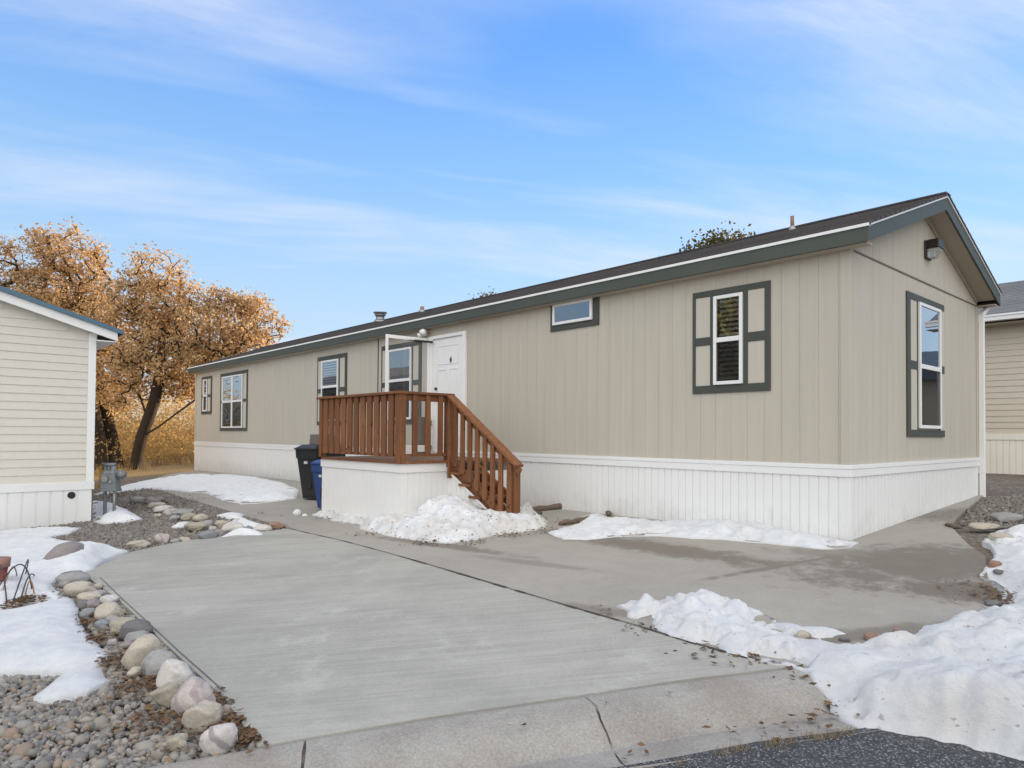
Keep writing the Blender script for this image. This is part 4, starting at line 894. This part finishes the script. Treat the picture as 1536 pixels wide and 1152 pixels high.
# golden thicket and grasses beyond the far end
rng = np.random.default_rng(41); n = 3800
tx = rng.uniform(-44, -25.6, n); ty = rng.uniform(-8, 12, n); hh = rng.uniform(.5, 4.4, n)*np.clip((-24.6-tx)/3, .35, 1)*(.5+.8*fbm(tx*.35, ty*.35))
C_ = np.c_[tx, ty, gz(tx, ty)+hh*rng.random(n)**.8]
V, Fq = leafquads(C_, 34, .30, .055, rng, .9)
tag(npmesh('thicket', V, Fq, 'thicket'), 'golden dry brush filling the gap beyond the oaks', 'brush', None, 'stuff')
def blades(name, X, Y, Z, h, w, m, rng, lean=.5):
    n = len(X); a = rng.uniform(0, 2*np.pi, n); l = rng.uniform(.1, 1, n)*lean; hh = h*rng.uniform(.5, 1.2, n); d = np.c_[np.cos(a), np.sin(a)]
    s = np.c_[-d[:, 1], d[:, 0]]*w/2; b0 = np.c_[X, Y]; tp = b0+d*(l*hh)[:, None]
    V = np.stack([np.c_[b0-s, Z], np.c_[b0+s, Z], np.c_[tp+s*.2, Z+hh*np.sqrt(np.maximum(.05, 1-l**2))], np.c_[tp-s*.2, Z+hh*np.sqrt(np.maximum(.05, 1-l**2))]], 1).reshape(-1, 3)
    return npmesh(name, V, np.arange(n*4).reshape(-1, 4), m)
tx = rng.uniform(-33, -21.6, 9000); ty = rng.uniform(-5, 6, 9000); k = (fbm(tx, ty) > .42) & ~((tx > -22) & (ty > -.4)); tx = tx[k]; ty = ty[k]
tag(blades('grass', tx, ty, gz(tx, ty)-.03, .3, .018, 'straw', rng), 'dry straw grass around the oak trunks', 'grass', None, 'stuff')
jx = []; 
for (a, c, n) in (((955, 1143), (1100, 1106), 420), ((1100, 1106), (1285, 1078), 700)):
    p, q = G(*a), G(*c); t = rng.random(n); k = fbm(t*9, t*0+n) ; jx.append(np.c_[(p+(q-p)*t[:, None])[:, :2]+rng.normal(0, .018, (n, 2)), k])
jx = np.vstack(jx); jx = jx[jx[:, 2] > .42]
tag(blades('weeds', jx[:, 0], jx[:, 1], gz(jx[:, 0], jx[:, 1])-.082, .05, .005, 'straw', rng, 1.0), 'flattened straw weeds along the gutter edge', 'weeds', None, 'stuff')

# ------------------------------------------------------------------ snow
def smooth(x): x = np.clip(x, 0, 1); return x*x*(3-2*x)
SNOWS = []
def snow(name, px, h, w, m, mounds=(), step=.05, holes=(), jit=.03, rough=.03, label=None, base=0.0, extra=(), lace=.46):
    poly = densify(G2(px)+list(extra), .06, jit)
    P = np.asarray(poly); md = [(G(a, c)[:2], hh, s) for a, c, hh, s in mounds]; hs = [(G(a, c)[:2], s) for a, c, s in holes]
    def hf(X, Y):
        d = edist(P, X, Y); e = smooth(d/w); z = h*e*(.55+.9*fbm(X*1.6+5, Y*1.6))
        for c, hh, s in md: z = z+hh*np.exp(-((X-c[0])**2+(Y-c[1])**2)/(2*s*s))*e*(.75+.5*fbm(X*4, Y*4+7))
        e2 = smooth(d/(w*.7)); patch = .35+1.3*smooth((fbm(X*1.9+11, Y*1.9+4)-.3)/.4)
        z = z+rough*e*(fbm(X*3.2+2, Y*3.2)-.5)*2.4+rough*patch*e2*(np.abs(fbm(X*5.5+3, Y*5.5+1, 4)-.5)*3.2-.4)+rough*.4*patch*e2*(fbm(X*17, Y*17, 3)-.5)*2
        lc = fbm(X*2.6+21, Y*2.6+3, 5); z = np.maximum(z, .004)-.07*smooth((lace-lc)/.07)*(1-smooth((d-.05)/(w*2.2)))*smooth(d/.02)-.088*smooth((curb_side(X, Y)-.12)/.26)
        for c, s in hs: z = z-(z+.06)*np.exp(-(((X-c[0])**2+(Y-c[1])**2)/(s*s))**2)
        return z+.010*(d > 1e-6)
    SNOWS.append(P)
    return sheet(name, poly, step, .012+base, m, .10, label, 'stuff', hf, True)
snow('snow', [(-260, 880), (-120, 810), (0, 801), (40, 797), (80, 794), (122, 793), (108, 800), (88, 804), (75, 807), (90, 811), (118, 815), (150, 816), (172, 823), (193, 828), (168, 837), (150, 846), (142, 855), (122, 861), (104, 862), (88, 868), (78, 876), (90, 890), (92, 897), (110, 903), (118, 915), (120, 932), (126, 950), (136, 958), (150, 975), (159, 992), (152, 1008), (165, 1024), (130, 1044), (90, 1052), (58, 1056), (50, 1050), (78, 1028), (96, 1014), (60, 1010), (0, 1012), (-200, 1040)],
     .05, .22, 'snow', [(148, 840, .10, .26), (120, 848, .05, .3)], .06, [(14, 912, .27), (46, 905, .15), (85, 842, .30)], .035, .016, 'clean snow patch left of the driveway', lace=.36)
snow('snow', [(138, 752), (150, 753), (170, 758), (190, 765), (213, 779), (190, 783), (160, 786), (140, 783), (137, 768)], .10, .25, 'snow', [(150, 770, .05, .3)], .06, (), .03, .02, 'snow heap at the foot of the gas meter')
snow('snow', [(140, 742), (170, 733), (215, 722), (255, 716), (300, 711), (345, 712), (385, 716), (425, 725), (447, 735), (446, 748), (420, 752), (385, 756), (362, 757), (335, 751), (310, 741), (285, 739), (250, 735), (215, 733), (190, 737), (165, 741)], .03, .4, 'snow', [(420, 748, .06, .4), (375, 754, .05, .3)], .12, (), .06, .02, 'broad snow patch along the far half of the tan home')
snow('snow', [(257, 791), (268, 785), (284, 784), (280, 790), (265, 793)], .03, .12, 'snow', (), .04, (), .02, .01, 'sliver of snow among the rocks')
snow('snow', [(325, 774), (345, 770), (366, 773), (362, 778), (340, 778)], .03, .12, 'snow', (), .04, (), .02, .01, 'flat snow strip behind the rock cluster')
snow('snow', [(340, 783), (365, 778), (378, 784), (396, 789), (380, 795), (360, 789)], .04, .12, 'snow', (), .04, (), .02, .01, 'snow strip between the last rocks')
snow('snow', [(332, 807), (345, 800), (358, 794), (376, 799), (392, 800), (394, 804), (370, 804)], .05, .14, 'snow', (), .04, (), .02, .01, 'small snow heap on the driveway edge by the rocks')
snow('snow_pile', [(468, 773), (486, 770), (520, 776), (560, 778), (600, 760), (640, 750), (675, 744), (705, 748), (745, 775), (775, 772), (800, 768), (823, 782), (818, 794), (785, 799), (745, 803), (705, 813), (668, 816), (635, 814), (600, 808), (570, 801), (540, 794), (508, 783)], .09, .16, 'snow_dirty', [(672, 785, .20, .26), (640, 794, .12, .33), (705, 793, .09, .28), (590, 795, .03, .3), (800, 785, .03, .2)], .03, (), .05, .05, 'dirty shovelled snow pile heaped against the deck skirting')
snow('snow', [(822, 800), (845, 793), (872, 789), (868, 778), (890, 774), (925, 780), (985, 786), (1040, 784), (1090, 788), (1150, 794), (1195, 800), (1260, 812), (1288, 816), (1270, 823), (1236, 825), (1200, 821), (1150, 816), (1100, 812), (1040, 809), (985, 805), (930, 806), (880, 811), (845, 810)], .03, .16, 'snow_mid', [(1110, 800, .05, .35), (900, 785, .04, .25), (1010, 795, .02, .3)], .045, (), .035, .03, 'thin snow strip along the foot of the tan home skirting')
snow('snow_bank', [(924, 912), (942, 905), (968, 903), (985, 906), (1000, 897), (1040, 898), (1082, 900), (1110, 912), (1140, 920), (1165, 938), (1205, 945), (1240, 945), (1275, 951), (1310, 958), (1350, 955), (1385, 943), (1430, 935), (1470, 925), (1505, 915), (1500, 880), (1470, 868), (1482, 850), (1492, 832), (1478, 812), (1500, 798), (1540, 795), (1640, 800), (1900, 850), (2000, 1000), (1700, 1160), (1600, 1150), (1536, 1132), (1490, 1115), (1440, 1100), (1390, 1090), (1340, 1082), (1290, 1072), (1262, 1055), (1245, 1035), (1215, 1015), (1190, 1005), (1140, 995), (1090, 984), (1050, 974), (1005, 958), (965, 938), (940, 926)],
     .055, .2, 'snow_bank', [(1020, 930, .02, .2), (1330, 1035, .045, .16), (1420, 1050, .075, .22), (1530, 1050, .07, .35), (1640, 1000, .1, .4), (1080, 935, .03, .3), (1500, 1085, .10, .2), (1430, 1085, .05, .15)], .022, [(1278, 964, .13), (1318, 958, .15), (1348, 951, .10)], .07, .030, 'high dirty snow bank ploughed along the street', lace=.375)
for (px, py, s) in ((446, 771, .05), (455, 774, .035), (438, 768, .03)):
    pass

# ------------------------------------------------------------------ rocks
def rock(px, py, w, h, st, label, tilt=0., grp='river rocks edging the driveway', flat=.85, name='rock', seed=[100]):
    seed[0] += 1; rng = np.random.default_rng(seed[0])
    g = G(px, py+h*.38); d = (g-CAM)@fw; k = d/F; a = w*k/2; hh = h*k/2
    bm = bmesh.new(); bmesh.ops.create_icosphere(bm, subdivisions=4 if w > 24 else 3, radius=1)
    V = np.array([v.co for v in bm.verts]); n = np.zeros(len(V)); o_ = rng.uniform(0, 50, 3)
    n = (fbm(V[:, 0]*1.2+o_[0], V[:, 1]*1.2+V[:, 2]*.9+o_[1], 3)-.5)*.62+(fbm(V[:, 1]*1.5+o_[2], V[:, 2]*1.5-V[:, 0]*.7+o_[0], 3)-.5)*.5+(fbm(V[:, 0]*4+o_[2]+V[:, 2]*3, V[:, 1]*4+o_[1], 3)-.5)*.12
    V = V*(1+n)[:, None]; V = np.sign(V)*np.abs(V)**.9
    for _c in range(5):                             # flat, worn facets
        fn = rng.normal(0, 1, 3); fn /= np.linalg.norm(fn); pr_ = V@fn; lim = rng.uniform(.68, .9)*pr_.max(); V = V-np.maximum(pr_-lim, 0)[:, None]*fn*.8
    ca, sa = math.cos(R(tilt)), math.sin(R(tilt))
    ax = V[:, 0]*a; dp = V[:, 1]*a*flat; up = V[:, 2]*hh*1.08
    ax, up = ax*ca-up*sa, ax*sa+up*ca
    c2 = np.array([g[0], g[1]])+np.array([fw[0], fw[1]])*a*flat*.35; z0 = gz(*c2)
    W_ = np.c_[c2[0]+ax*r_[0]+dp*fw[0], c2[1]+ax*r_[1]+dp*fw[1], z0+hh*.62+up]
    for v, q in zip(bm.verts, W_): v.co = Vector(q)-Vector((c2[0], c2[1], z0))
    me = bpy.data.meshes.new(name); bm.to_mesh(me); bm.free(); o = finish(name, me, ST[st], None, True); o.location = (c2[0], c2[1], z0)
    return tag(o, label, 'rock', grp)
ROCKS = [
 (213, 980, 58, 55, 'tan', 'largest pale tan boulder of the driveway border, halfway up it'),
 (237, 999, 50, 40, 'grey', 'light grey boulder leaning in front of the largest tan boulder'),
 (258, 1016, 53, 46, 'white', 'whitish boulder between the light grey one and an olive one'),
 (250, 1044, 47, 42, 'olive', 'olive-tan boulder in front of the whitish boulder'),
 (288, 1050, 56, 56, 'pink', 'pinkish boulder leaning upright behind a smooth sandy one', 38),
 (303, 1077, 62, 42, 'tan', 'smooth sandy oval boulder, second from the street end of the border'),
 (326, 1111, 48, 42, 'stripe', 'round boulder with purple bands at the street end of the border'),
 (265, 1115, 29, 27, 'olive', 'small lone tan stone in the pebbles beside the banded boulder'),
 (201, 1009, 22, 16, 'tan', 'fist-sized tan stone at the foot of the largest tan boulder'),
 (199, 947, 44, 28, 'dark', 'dark purple-grey boulder just above the largest tan boulder'),
 (202, 956, 36, 18, 'grey', 'flat grey stone lying under the dark purple-grey boulder'),
 (181, 938, 36, 27, 'olive', 'yellowish boulder next above the dark purple-grey one'),
 (168, 930, 22, 15, 'grey', 'small grey stone wedged left of the yellowish boulder'),
 (160, 919, 38, 28, 'tan', 'tan boulder with an orange tinge where the snow edge bends in'),
 (161, 901, 28, 15, 'white', 'pale flat stone touching the slab above the orange-tinged boulder'),
 (138, 906, 24, 13, 'purple', 'flat mauve stone in the middle of the upper border'),
 (144, 893, 28, 13, 'grey', 'flat grey stone resting against the slab in the upper border'),
 (129, 896, 34, 16, 'tan', 'long flat tan stone below the large upper tan rock'),
 (117, 885, 44, 24, 'tan', 'large oval tan rock near the upper end of the border'),
 (104, 871, 44, 22, 'grey', 'wide grey rock at the upper end of the border, half in snow'),
 (107, 862, 30, 10, 'dark', 'thin dark slab of rock at the very top of the border'),
 (124, 907, 22, 13, 'dark', 'small dark grey stone at the snow edge beside the mauve one'),
 (131, 920, 22, 15, 'blue', 'bluish stone at the snow edge, left of the orange-tinged boulder'),
 (152, 936, 20, 11, 'blue', 'flat bluish stone below the orange-tinged boulder'),
 (167, 964, 15, 12, 'pink', 'tiny pinkish stone left of the dark purple-grey boulder'),
 (171, 947, 16, 11, 'olive', 'tiny olive stone under the yellowish boulder'),
 (190, 968, 18, 12, 'purple', 'small mauve stone between the dark boulder and the largest one'),
 (147, 880, 14, 9, 'tan', 'tiny orange-tan stone at the slab edge near the upper end'),
 (85, 838, 70, 34, 'purple', 'long blotchy grey rock sticking out of the left snow', 28),
 (72, 851, 26, 17, 'grey', 'squat grey rock at the lower end of the long blotchy one'),
]
BACK = [
 (205, 750, 22, 12, 'grey', 'grey rock first in the row running back behind the gas meter'),
 (228, 751, 27, 14, 'purple', 'mauve rock second in the row behind the gas meter'),
 (234, 758, 24, 12, 'tan', 'yellowish long rock in front of the mauve one'),
 (243, 764, 30, 11, 'white', 'long pale rock lying flat below the yellowish long one'),
 (255, 768, 24, 12, 'pink', 'pinkish rock halfway along the back row'),
 (273, 770, 34, 11, 'grey', 'wide flat grey rock halfway along the back row'),
 (280, 777, 26, 12, 'olive', 'olive rock in front of the wide flat grey one'),
 (261, 778, 16, 10, 'grey', 'small grey rock left of the olive one'),
 (235, 773, 13, 7, 'tan', 'small lone tan stone left of the back row'),
 (300, 777, 22, 13, 'tan', 'sandy rock behind the snow sliver'),
 (292, 791, 30, 15, 'olive', 'wide brownish rock right of the snow sliver'),
 (309, 788, 20, 15, 'grey', 'upright grey rock in the middle of the rear cluster'),
 (310, 803, 28, 15, 'blue', 'blue-grey rock on the slab edge in the rear cluster'),
 (319, 794, 13, 10, 'pink', 'small pinkish rock beside the upright grey one'),
 (327, 800, 17, 14, 'purple', 'mauve rock right of the blue-grey one'),
 (333, 787, 24, 15, 'tan', 'round tan rock at the back of the rear cluster'),
 (348, 792, 34, 18, 'white', 'largest pale rock of the rear cluster'),
 (371, 794, 16, 9, 'blue', 'low bluish rock between two snow strips'),
 (392, 793, 27, 11, 'white', 'flat pale rock near the tip of the gravel'),
 (413, 789, 26, 11, 'red', 'brown flat rock at the very tip of the gravel'),
 (242, 808, 23, 18, 'pink', 'upright pinkish rock alone on the slab edge'),
 (276, 809, 17, 8, 'tan', 'low tan stone on the slab edge right of the upright pinkish rock'),
 (206, 817, 32, 11, 'tan', 'flat orange-tan stone on the slab edge by the snow mound'),
 (262, 812, 13, 8, 'grey', 'tiny grey stone on the slab edge between two tan ones'),
]
RIGHT = [
 (1495, 849, 20, 18, 'red', 'rust-red angular rock at the edge of the right snow'),
 (1500, 858, 16, 8, 'dark', 'small dark stone beside the rust-red rock'),
 (1516, 776, 46, 14, 'grey', 'wide flat grey rock at the top of the right snow'),
 (1512, 808, 46, 14, 'tan', 'long tan rock lying in the right snow'),
 (1478, 790, 40, 11, 'tan', 'pale long rock beside the gravel right of the tan home'),
 (1206, 953, 22, 14, 'tan', 'tan rock poking out of the snow bank left of the reddish ones'),
 (1312, 956, 32, 13, 'red', 'flat reddish rock behind the snow bank'),
 (1345, 947, 11, 10, 'red', 'ball-shaped rust stone on the snow right of the flat reddish rock'),
 (1268, 960, 16, 9, 'dark', 'small dark stone in the meltwater gap of the snow bank'),
 (1491, 905, 26, 10, 'dark', 'dark flat stone at the pad tip by the snow bank'),
]
for q in ROCKS: rock(*q[:6], tilt=q[6] if len(q) > 6 else 0.)
for q in BACK: rock(*q[:6], grp='rocks behind the driveway')
for q in RIGHT: rock(*q[:6], grp='rocks by the right snow', flat=.7)
ST['snow'] = mat['snow']
for q in ((446, 769, 14, 9, 'snow', 'small snow clump on the walkway in front of the black bin'), (457, 773, 8, 5, 'snow', 'tiny snow crumb beside the small clump by the bins'), (492, 768, 12, 8, 'snow', 'snow clump against the left end of the white deck skirting')):
    c_ = rock(*q, name='snow_clump', grp='snow clumps by the bins'); c_['category'] = 'snow clump'
# logs and sticks by the skirting
def log(p, q, r0, label, name='wood_log'):
    a, c = G(*p), G(*q); n = 7; pts = []; rr = []
    for k in range(n): t = k/(n-1); x = a+(c-a)*t; pts.append((x[0]+random.uniform(-.01, .01), x[1]+random.uniform(-.01, .01), gz(x[0], x[1])+r0*.8+random.uniform(-.006, .01))); rr.append(r0*random.uniform(.75, 1.1)*(.6 if k in (0, n-1) else 1))
    mb = MB(); mb.tube(pts, rr, 9); return tag(mb.build(name, 'oldwood', None, True), label, 'log', 'rotten wood by the skirting')
log((798, 768), (863, 762), .045, 'dark rotten log touching the skirting right of the stairs'); log((840, 789), (893, 780), .035, 'split brown log lying in front of the dark rotten one')
log((905, 762), (914, 776), .035, 'short dark stub standing by the skirting'); log((778, 768), (812, 772), .03, 'thin stick half under the snow beside the stair foot'); log((1418, 789), (1442, 796), .022, 'pale stick on the pad near the right gravel')
log((905, 778), (938, 782), .018, 'thin twig on the snow strip by the short stub')

# ------------------------------------------------------------------ pebbles, leaves
def ico(sub):
    bm = bmesh.new(); bmesh.ops.create_icosphere(bm, subdivisions=sub, radius=1); V = np.array([v.co for v in bm.verts]); Fc = np.array([[v.index for v in f.verts] for f in bm.faces]); bm.free(); return V, Fc
def pebbles(name, poly, dens, size, sub, m, label, rng, dz=-.03):
    P = np.asarray(poly); x0, y0 = P.min(0); x1, y1 = P.max(0); n = int((x1-x0)*(y1-y0)*dens); X = rng.uniform(x0, x1, n); Y = rng.uniform(y0, y1, n); k = inside(P, X, Y)
    for S in SNOWS: k &= ~(inside(S, X, Y) & (edist(S, X, Y) > .15))
    X, Y = X[k], Y[k]; n = len(X); V0, F0 = ico(sub)
    s = size*np.exp(rng.normal(0, .32, n)); sc = s[:, None]*np.c_[rng.uniform(.8, 1.35, n), rng.uniform(.7, 1.05, n), rng.uniform(.45, .8, n)]
    q = rng.normal(0, 1, (n, 4)); q[:, 1:3] *= .45; q /= np.linalg.norm(q, axis=1)[:, None]; w, x, y, z = q.T
    Rm = np.stack([np.stack([1-2*(y*y+z*z), 2*(x*y-z*w), 2*(x*z+y*w)], 1), np.stack([2*(x*y+z*w), 1-2*(x*x+z*z), 2*(y*z-x*w)], 1), np.stack([2*(x*z-y*w), 2*(y*z+x*w), 1-2*(x*x+y*y)], 1)], 1)
    jit = 1+rng.uniform(-.13, .13, (n, len(V0), 1)); V = np.einsum('nij,nkj->nki', Rm, V0[None]*jit*sc[:, None, :])
    V = V+np.c_[X, Y, gz(X, Y)+dz+s*.35+rng.uniform(0, .012, n)][:, None, :]
    Fq = (F0[None]+(np.arange(n)*len(V0))[:, None, None]).reshape(-1, 3)
    return tag(npmesh(name, V.reshape(-1, 3), Fq, m, None, True), label, 'gravel', None, 'stuff')
rng = np.random.default_rng(77)
gpoly = G2([(-60, 1010), (90, 1000), (160, 975), (125, 920), (70, 890), (95, 862), (135, 872), (180, 903), (222, 943), (266, 985), (300, 1016), (336, 1049), (362, 1086), (388, 1124), (335, 1133), (240, 1149), (200, 1180), (-60, 1250)])
pebbles('gravel', gpoly, 2100, .0165, 2, 'pebble', 'rounded river gravel left of the driveway in front', rng)
gp2 = G2([(-80, 800), (0, 792), (138, 778), (137, 745), (215, 722), (250, 734), (278, 748), (335, 764), (400, 783), (432, 793), (410, 797), (350, 803), (287, 811), (240, 820), (196, 829), (140, 830), (-60, 830)])
pebbles('gravel', gp2, 1200, .019, 1, 'pebble_far', 'crushed gravel between the cream home and the walkway', rng)
pebbles('gravel', G2([(1476, 746), (1540, 740), (1700, 760), (1700, 800), (1540, 790), (1490, 790), (1440, 785), (1452, 764)]), 1500, .015, 1, 'pebble_far', 'brownish gravel between the two homes at the right', rng)
def leaves(name, spots, size, m, label, rng, off=None):
    C_ = []; 
    for (px, py, n, s) in spots:
        g = G(px, py); d = rng.normal(0, s, (n, 2)); C_.append(np.c_[g[0]+d[:, 0], g[1]+d[:, 1]])
    C_ = np.vstack(C_)
    if off is not None: C_ = C_[~(inside(off, C_[:, 0], C_[:, 1]) & (edist(off, C_[:, 0], C_[:, 1]) > .02))]
    n = len(C_); a = rng.uniform(0, 6.28, n); sz = size*rng.uniform(.5, 1.3, n)
    d = np.c_[np.cos(a), np.sin(a)]*sz[:, None]; e = np.c_[-np.sin(a), np.cos(a)]*sz[:, None]*rng.uniform(.35, .65, (n, 1)); z = gz(C_[:, 0], C_[:, 1])+.012+rng.uniform(0, .02, n)-.085*(curb_side(C_[:, 0], C_[:, 1]) > .28); t = sz*.35
    z1, z2, z3, z4 = [z+t*rng.uniform(-.5, 1.2, n) for _ in range(4)]
    V = np.stack([np.c_[C_-d, z1], np.c_[C_-e, z2-t*.3], np.c_[C_+d, z3], np.c_[C_+e, z4+t*.3]], 1).reshape(-1, 3)
    return tag(npmesh(name, V, np.arange(n*4).reshape(-1, 4), m), label, 'leaves', None, 'stuff')
leaves('fallen_leaves', [(150, 960, 169, .10), (185, 990, 169, .09), (220, 1030, 169, .08), (250, 1075, 104, .10), (290, 1085, 78, .07), (345, 1090, 143, .06), (375, 1115, 78, .045), (325, 1060, 45, .05), (135, 935, 97, .1), (300, 1120, 32, .08), (230, 1090, 39, .15), (100, 1080, 19, .3), (320, 1050, 39, .05), (360, 1105, 58, .04)], .021, 'litter', 'dead brown leaves caught between the border rocks', rng, drive)
leaves('fallen_leaves', [(1235, 1048, 14, .07), (1215, 1060, 16, .06), (1185, 1075, 5, .12), (1150, 1085, 5, .1), (1250, 1040, 18, .04), (955, 1105, 3, .03), (1090, 1079, 6, .08), (1000, 1100, 3, .2), (740, 1125, 4, .15), (1205, 1020, 10, .06), (1130, 995, 20, .08), (1060, 980, 14, .08)], .022, 'litter', 'dry tan leaves blown along the curb', rng)
leaves('fallen_leaves', [(640, 816, 120, .13), (700, 815, 120, .12), (560, 802, 60, .15), (480, 780, 30, .1), (820, 796, 70, .15), (850, 785, 90, .12), (880, 795, 50, .15), (930, 800, 40, .2), (770, 803, 60, .1), (1490, 900, 90, .1), (1470, 885, 70, .12), (410, 789, 70, .15), (360, 775, 80, .3), (1450, 780, 60, .3), (960, 945, 26, .06), (905, 918, 16, .08), (760, 805, 40, .08)], .018, 'litter', 'dark leaf litter around the snow pile and slab edges', rng)
leaves('fallen_leaves', [(205, 760, 500, .55), (160, 745, 260, .4), (25, 908, 200, .14), (8, 920, 100, .13), (45, 900, 60, .07)], .026, 'litter', 'leaf litter around the gas meter and wire hoops', rng)

# ------------------------------------------------------------------ pot and wire hoops at the left edge
gp = G(-8, 884); pot = thing('flower_pot', (gp[0], gp[1], gz(gp[0], gp[1])), 'red terracotta pot cut by the left edge', 'pot')
kz = ((gp-CAM)@fw)/F; z0 = gz(gp[0], gp[1]); rr_ = 19*kz; hp = 46*kz
mb = MB(); mb.tube([(gp[0], gp[1], z0), (gp[0], gp[1], z0+hp*.72)], [rr_*.62, rr_*.86], 24); mb.build('body', 'terracotta', pot, True)
mb = MB(); mb.tube([(gp[0], gp[1], z0+hp*.72), (gp[0], gp[1], z0+hp)], [rr_*.97, rr_*1.03], 24); mb.build('rim', M('faded_clay', (.30, .17, .13), .8, .2, 8, .2, 40), pot, True)
wc = thing('wire_hoops', G(25, 905), 'tangle of bent wire hoops standing in leaf litter at the left edge', 'garden wire')
def hoop(p, q, h, m, lean=0.):
    a, c = G(*p), G(*q); pts = []
    for k in range(17):
        t = k/16; x = a+(c-a)*t; w_ = math.sin(math.pi*t)**.8
        pts.append((x[0]+lean*w_*r_[0], x[1]+lean*w_*r_[1], gz(x[0], x[1])+h*w_))
    mb = MB(); mb.tube(pts, .006, 6); mb.build('hoop', m, wc, True)
hoop((-12, 900), (48, 893), .30, 'wire_dark', .06); hoop((18, 907), (36, 870), .29, 'wire_dark', .08); hoop((0, 903), (26, 872), .22, 'wire_tan', .02); hoop((37, 900), (52, 897), .16, 'wire_tan', .0); hoop((-10, 880), (10, 905), .27, 'wire_dark', .0); hoop((30, 905), (54, 868), .13, 'wire_dark', .0)

# ------------------------------------------------------------------ light and sky
SUN_EL, SUN_AZ = R(7.5), math.atan2(-.02, 1.0)        # azimuth from +Y towards +X
w = bpy.data.worlds.new('World'); SC.world = w; w.use_nodes = True; nt = w.node_tree; bg = nt.nodes['Background']
sky = N(nt, 'ShaderNodeTexSky', sky_type='NISHITA'); sky.sun_disc = False; sky.sun_elevation = SUN_EL; sky.sun_rotation = SUN_AZ; sky.altitude = 1600; sky.air_density = 1.0; sky.dust_density = 0.; sky.ozone_density = 2.0
tc = N(nt, 'ShaderNodeTexCoord'); sp = N(nt, 'ShaderNodeSeparateXYZ'); nt.links.new(tc.outputs['Generated'], sp.inputs[0])
zc = math_(nt, 'ADD', math_(nt, 'MAXIMUM', sp.outputs[2], 0.), .10)
cx = math_(nt, 'DIVIDE', sp.outputs[0], zc); cy = math_(nt, 'DIVIDE', sp.outputs[1], zc)
cb = N(nt, 'ShaderNodeCombineXYZ'); nt.links.new(cx, cb.inputs[0]); nt.links.new(cy, cb.inputs[1])
CLX, CLY = 11.0, 3.0
def wn(scale, rot, sc, det, rough, dist=0., loc=(0, 0, 0)):
    m1 = N(nt, 'ShaderNodeMapping'); m1.inputs['Rotation'].default_value = (0, 0, rot); nt.links.new(cb.outputs[0], m1.inputs[0])
    mp_ = N(nt, 'ShaderNodeMapping'); mp_.inputs['Scale'].default_value = scale; mp_.inputs['Location'].default_value = loc; nt.links.new(m1.outputs[0], mp_.inputs[0])
    n = N(nt, 'ShaderNodeTexNoise'); n.inputs['Scale'].default_value = sc; n.inputs['Detail'].default_value = det; n.inputs['Roughness'].default_value = rough; n.inputs['Distortion'].default_value = dist; nt.links.new(mp_.outputs[0], n.inputs[0]); return n.outputs[0]
wisp = wn((.55, 2.2, 1), R(-66), 1.5, 10, .66, .7, (.4, .2, 0)); broad = wn((.5, 1.5, 1), R(-62), .8, 4, .55, .4, (CLX, CLY, 0))
cl = math_(nt, 'MULTIPLY', ramp(nt, wisp, [(.30, grey(.25)), (.72, grey(1))]), ramp(nt, broad, [(.40, grey(0)), (.66, grey(1))]))
cl = math_(nt, 'MULTIPLY', cl, .92)
hz = ramp(nt, sp.outputs[2], [(.0, grey(.35)), (.2, grey(.15)), (.5, grey(.05))])           # thin high veil thickening to the horizon
cl = math_(nt, 'MAXIMUM', cl, hz)
hs = N(nt, 'ShaderNodeHueSaturation'); hs.inputs['Saturation'].default_value = 1.25; hs.inputs['Hue'].default_value = .515; nt.links.new(sky.outputs[0], hs.inputs['Color'])
up = ramp(nt, sp.outputs[2], [(0., grey(.27)), (.12, grey(.34)), (.28, grey(.63)), (.6, (1,1,1))])
blue = mix(nt, 1., mix(nt, 1., hs.outputs[0], up, 'MULTIPLY'), (3.0, 3.0, 3.0), 'MULTIPLY')
air = ramp(nt, sp.outputs[2], [(0., (.29, .365, .44)), (.08, (.28, .36, .44)), (.2, (.215, .325, .435)), (.35, (.118, .245, .42)), (.5, (.064, .172, .395)), (.9, (.045, .12, .33))])
blue = mix(nt, .78, blue, mix(nt, 1., air, (10., 10., 10.), 'MULTIPLY'))          # clear winter-evening air, paler towards the horizon
c = mix(nt, cl, blue, (3.75, 4.0, 4.5))
dt = N(nt, 'ShaderNodeVectorMath', operation='DOT_PRODUCT'); nt.links.new(tc.outputs['Generated'], dt.inputs[0]); dt.inputs[1].default_value = (.50, -.46, .735)
bank = ramp(nt, dt.outputs['Value'], [(.30, grey(0)), (.72, grey(.95))])      # bright white sheet added to unseen sky behind the camera, neutralising the ambient light
c = mix(nt, bank, c, (9.2, 9.0, 8.7))
nt.links.new(c, bg.inputs[0]); bg.inputs[1].default_value = .12
sl = bpy.data.lights.new('sun', 'SUN'); sl.energy = 5.0; sl.angle = R(.53); sl.color = (1, .74, .47); so_ = bpy.data.objects.new('sun', sl); COL.objects.link(so_)
sd_ = Vector((math.sin(SUN_AZ)*math.cos(SUN_EL), math.cos(SUN_AZ)*math.cos(SUN_EL), math.sin(SUN_EL))); so_.rotation_euler = sd_.to_track_quat('Z', 'Y').to_euler(); so_.location = (0, 0, 30)
SC.view_settings.view_transform = 'Standard'; SC.view_settings.look = 'None'; SC.view_settings.exposure = .9; SC.view_settings.gamma = 1
SC.render.engine = 'CYCLES'; SC.cycles.max_bounces = 8; SC.cycles.transparent_max_bounces = 12; SC.cycles.use_denoising = True
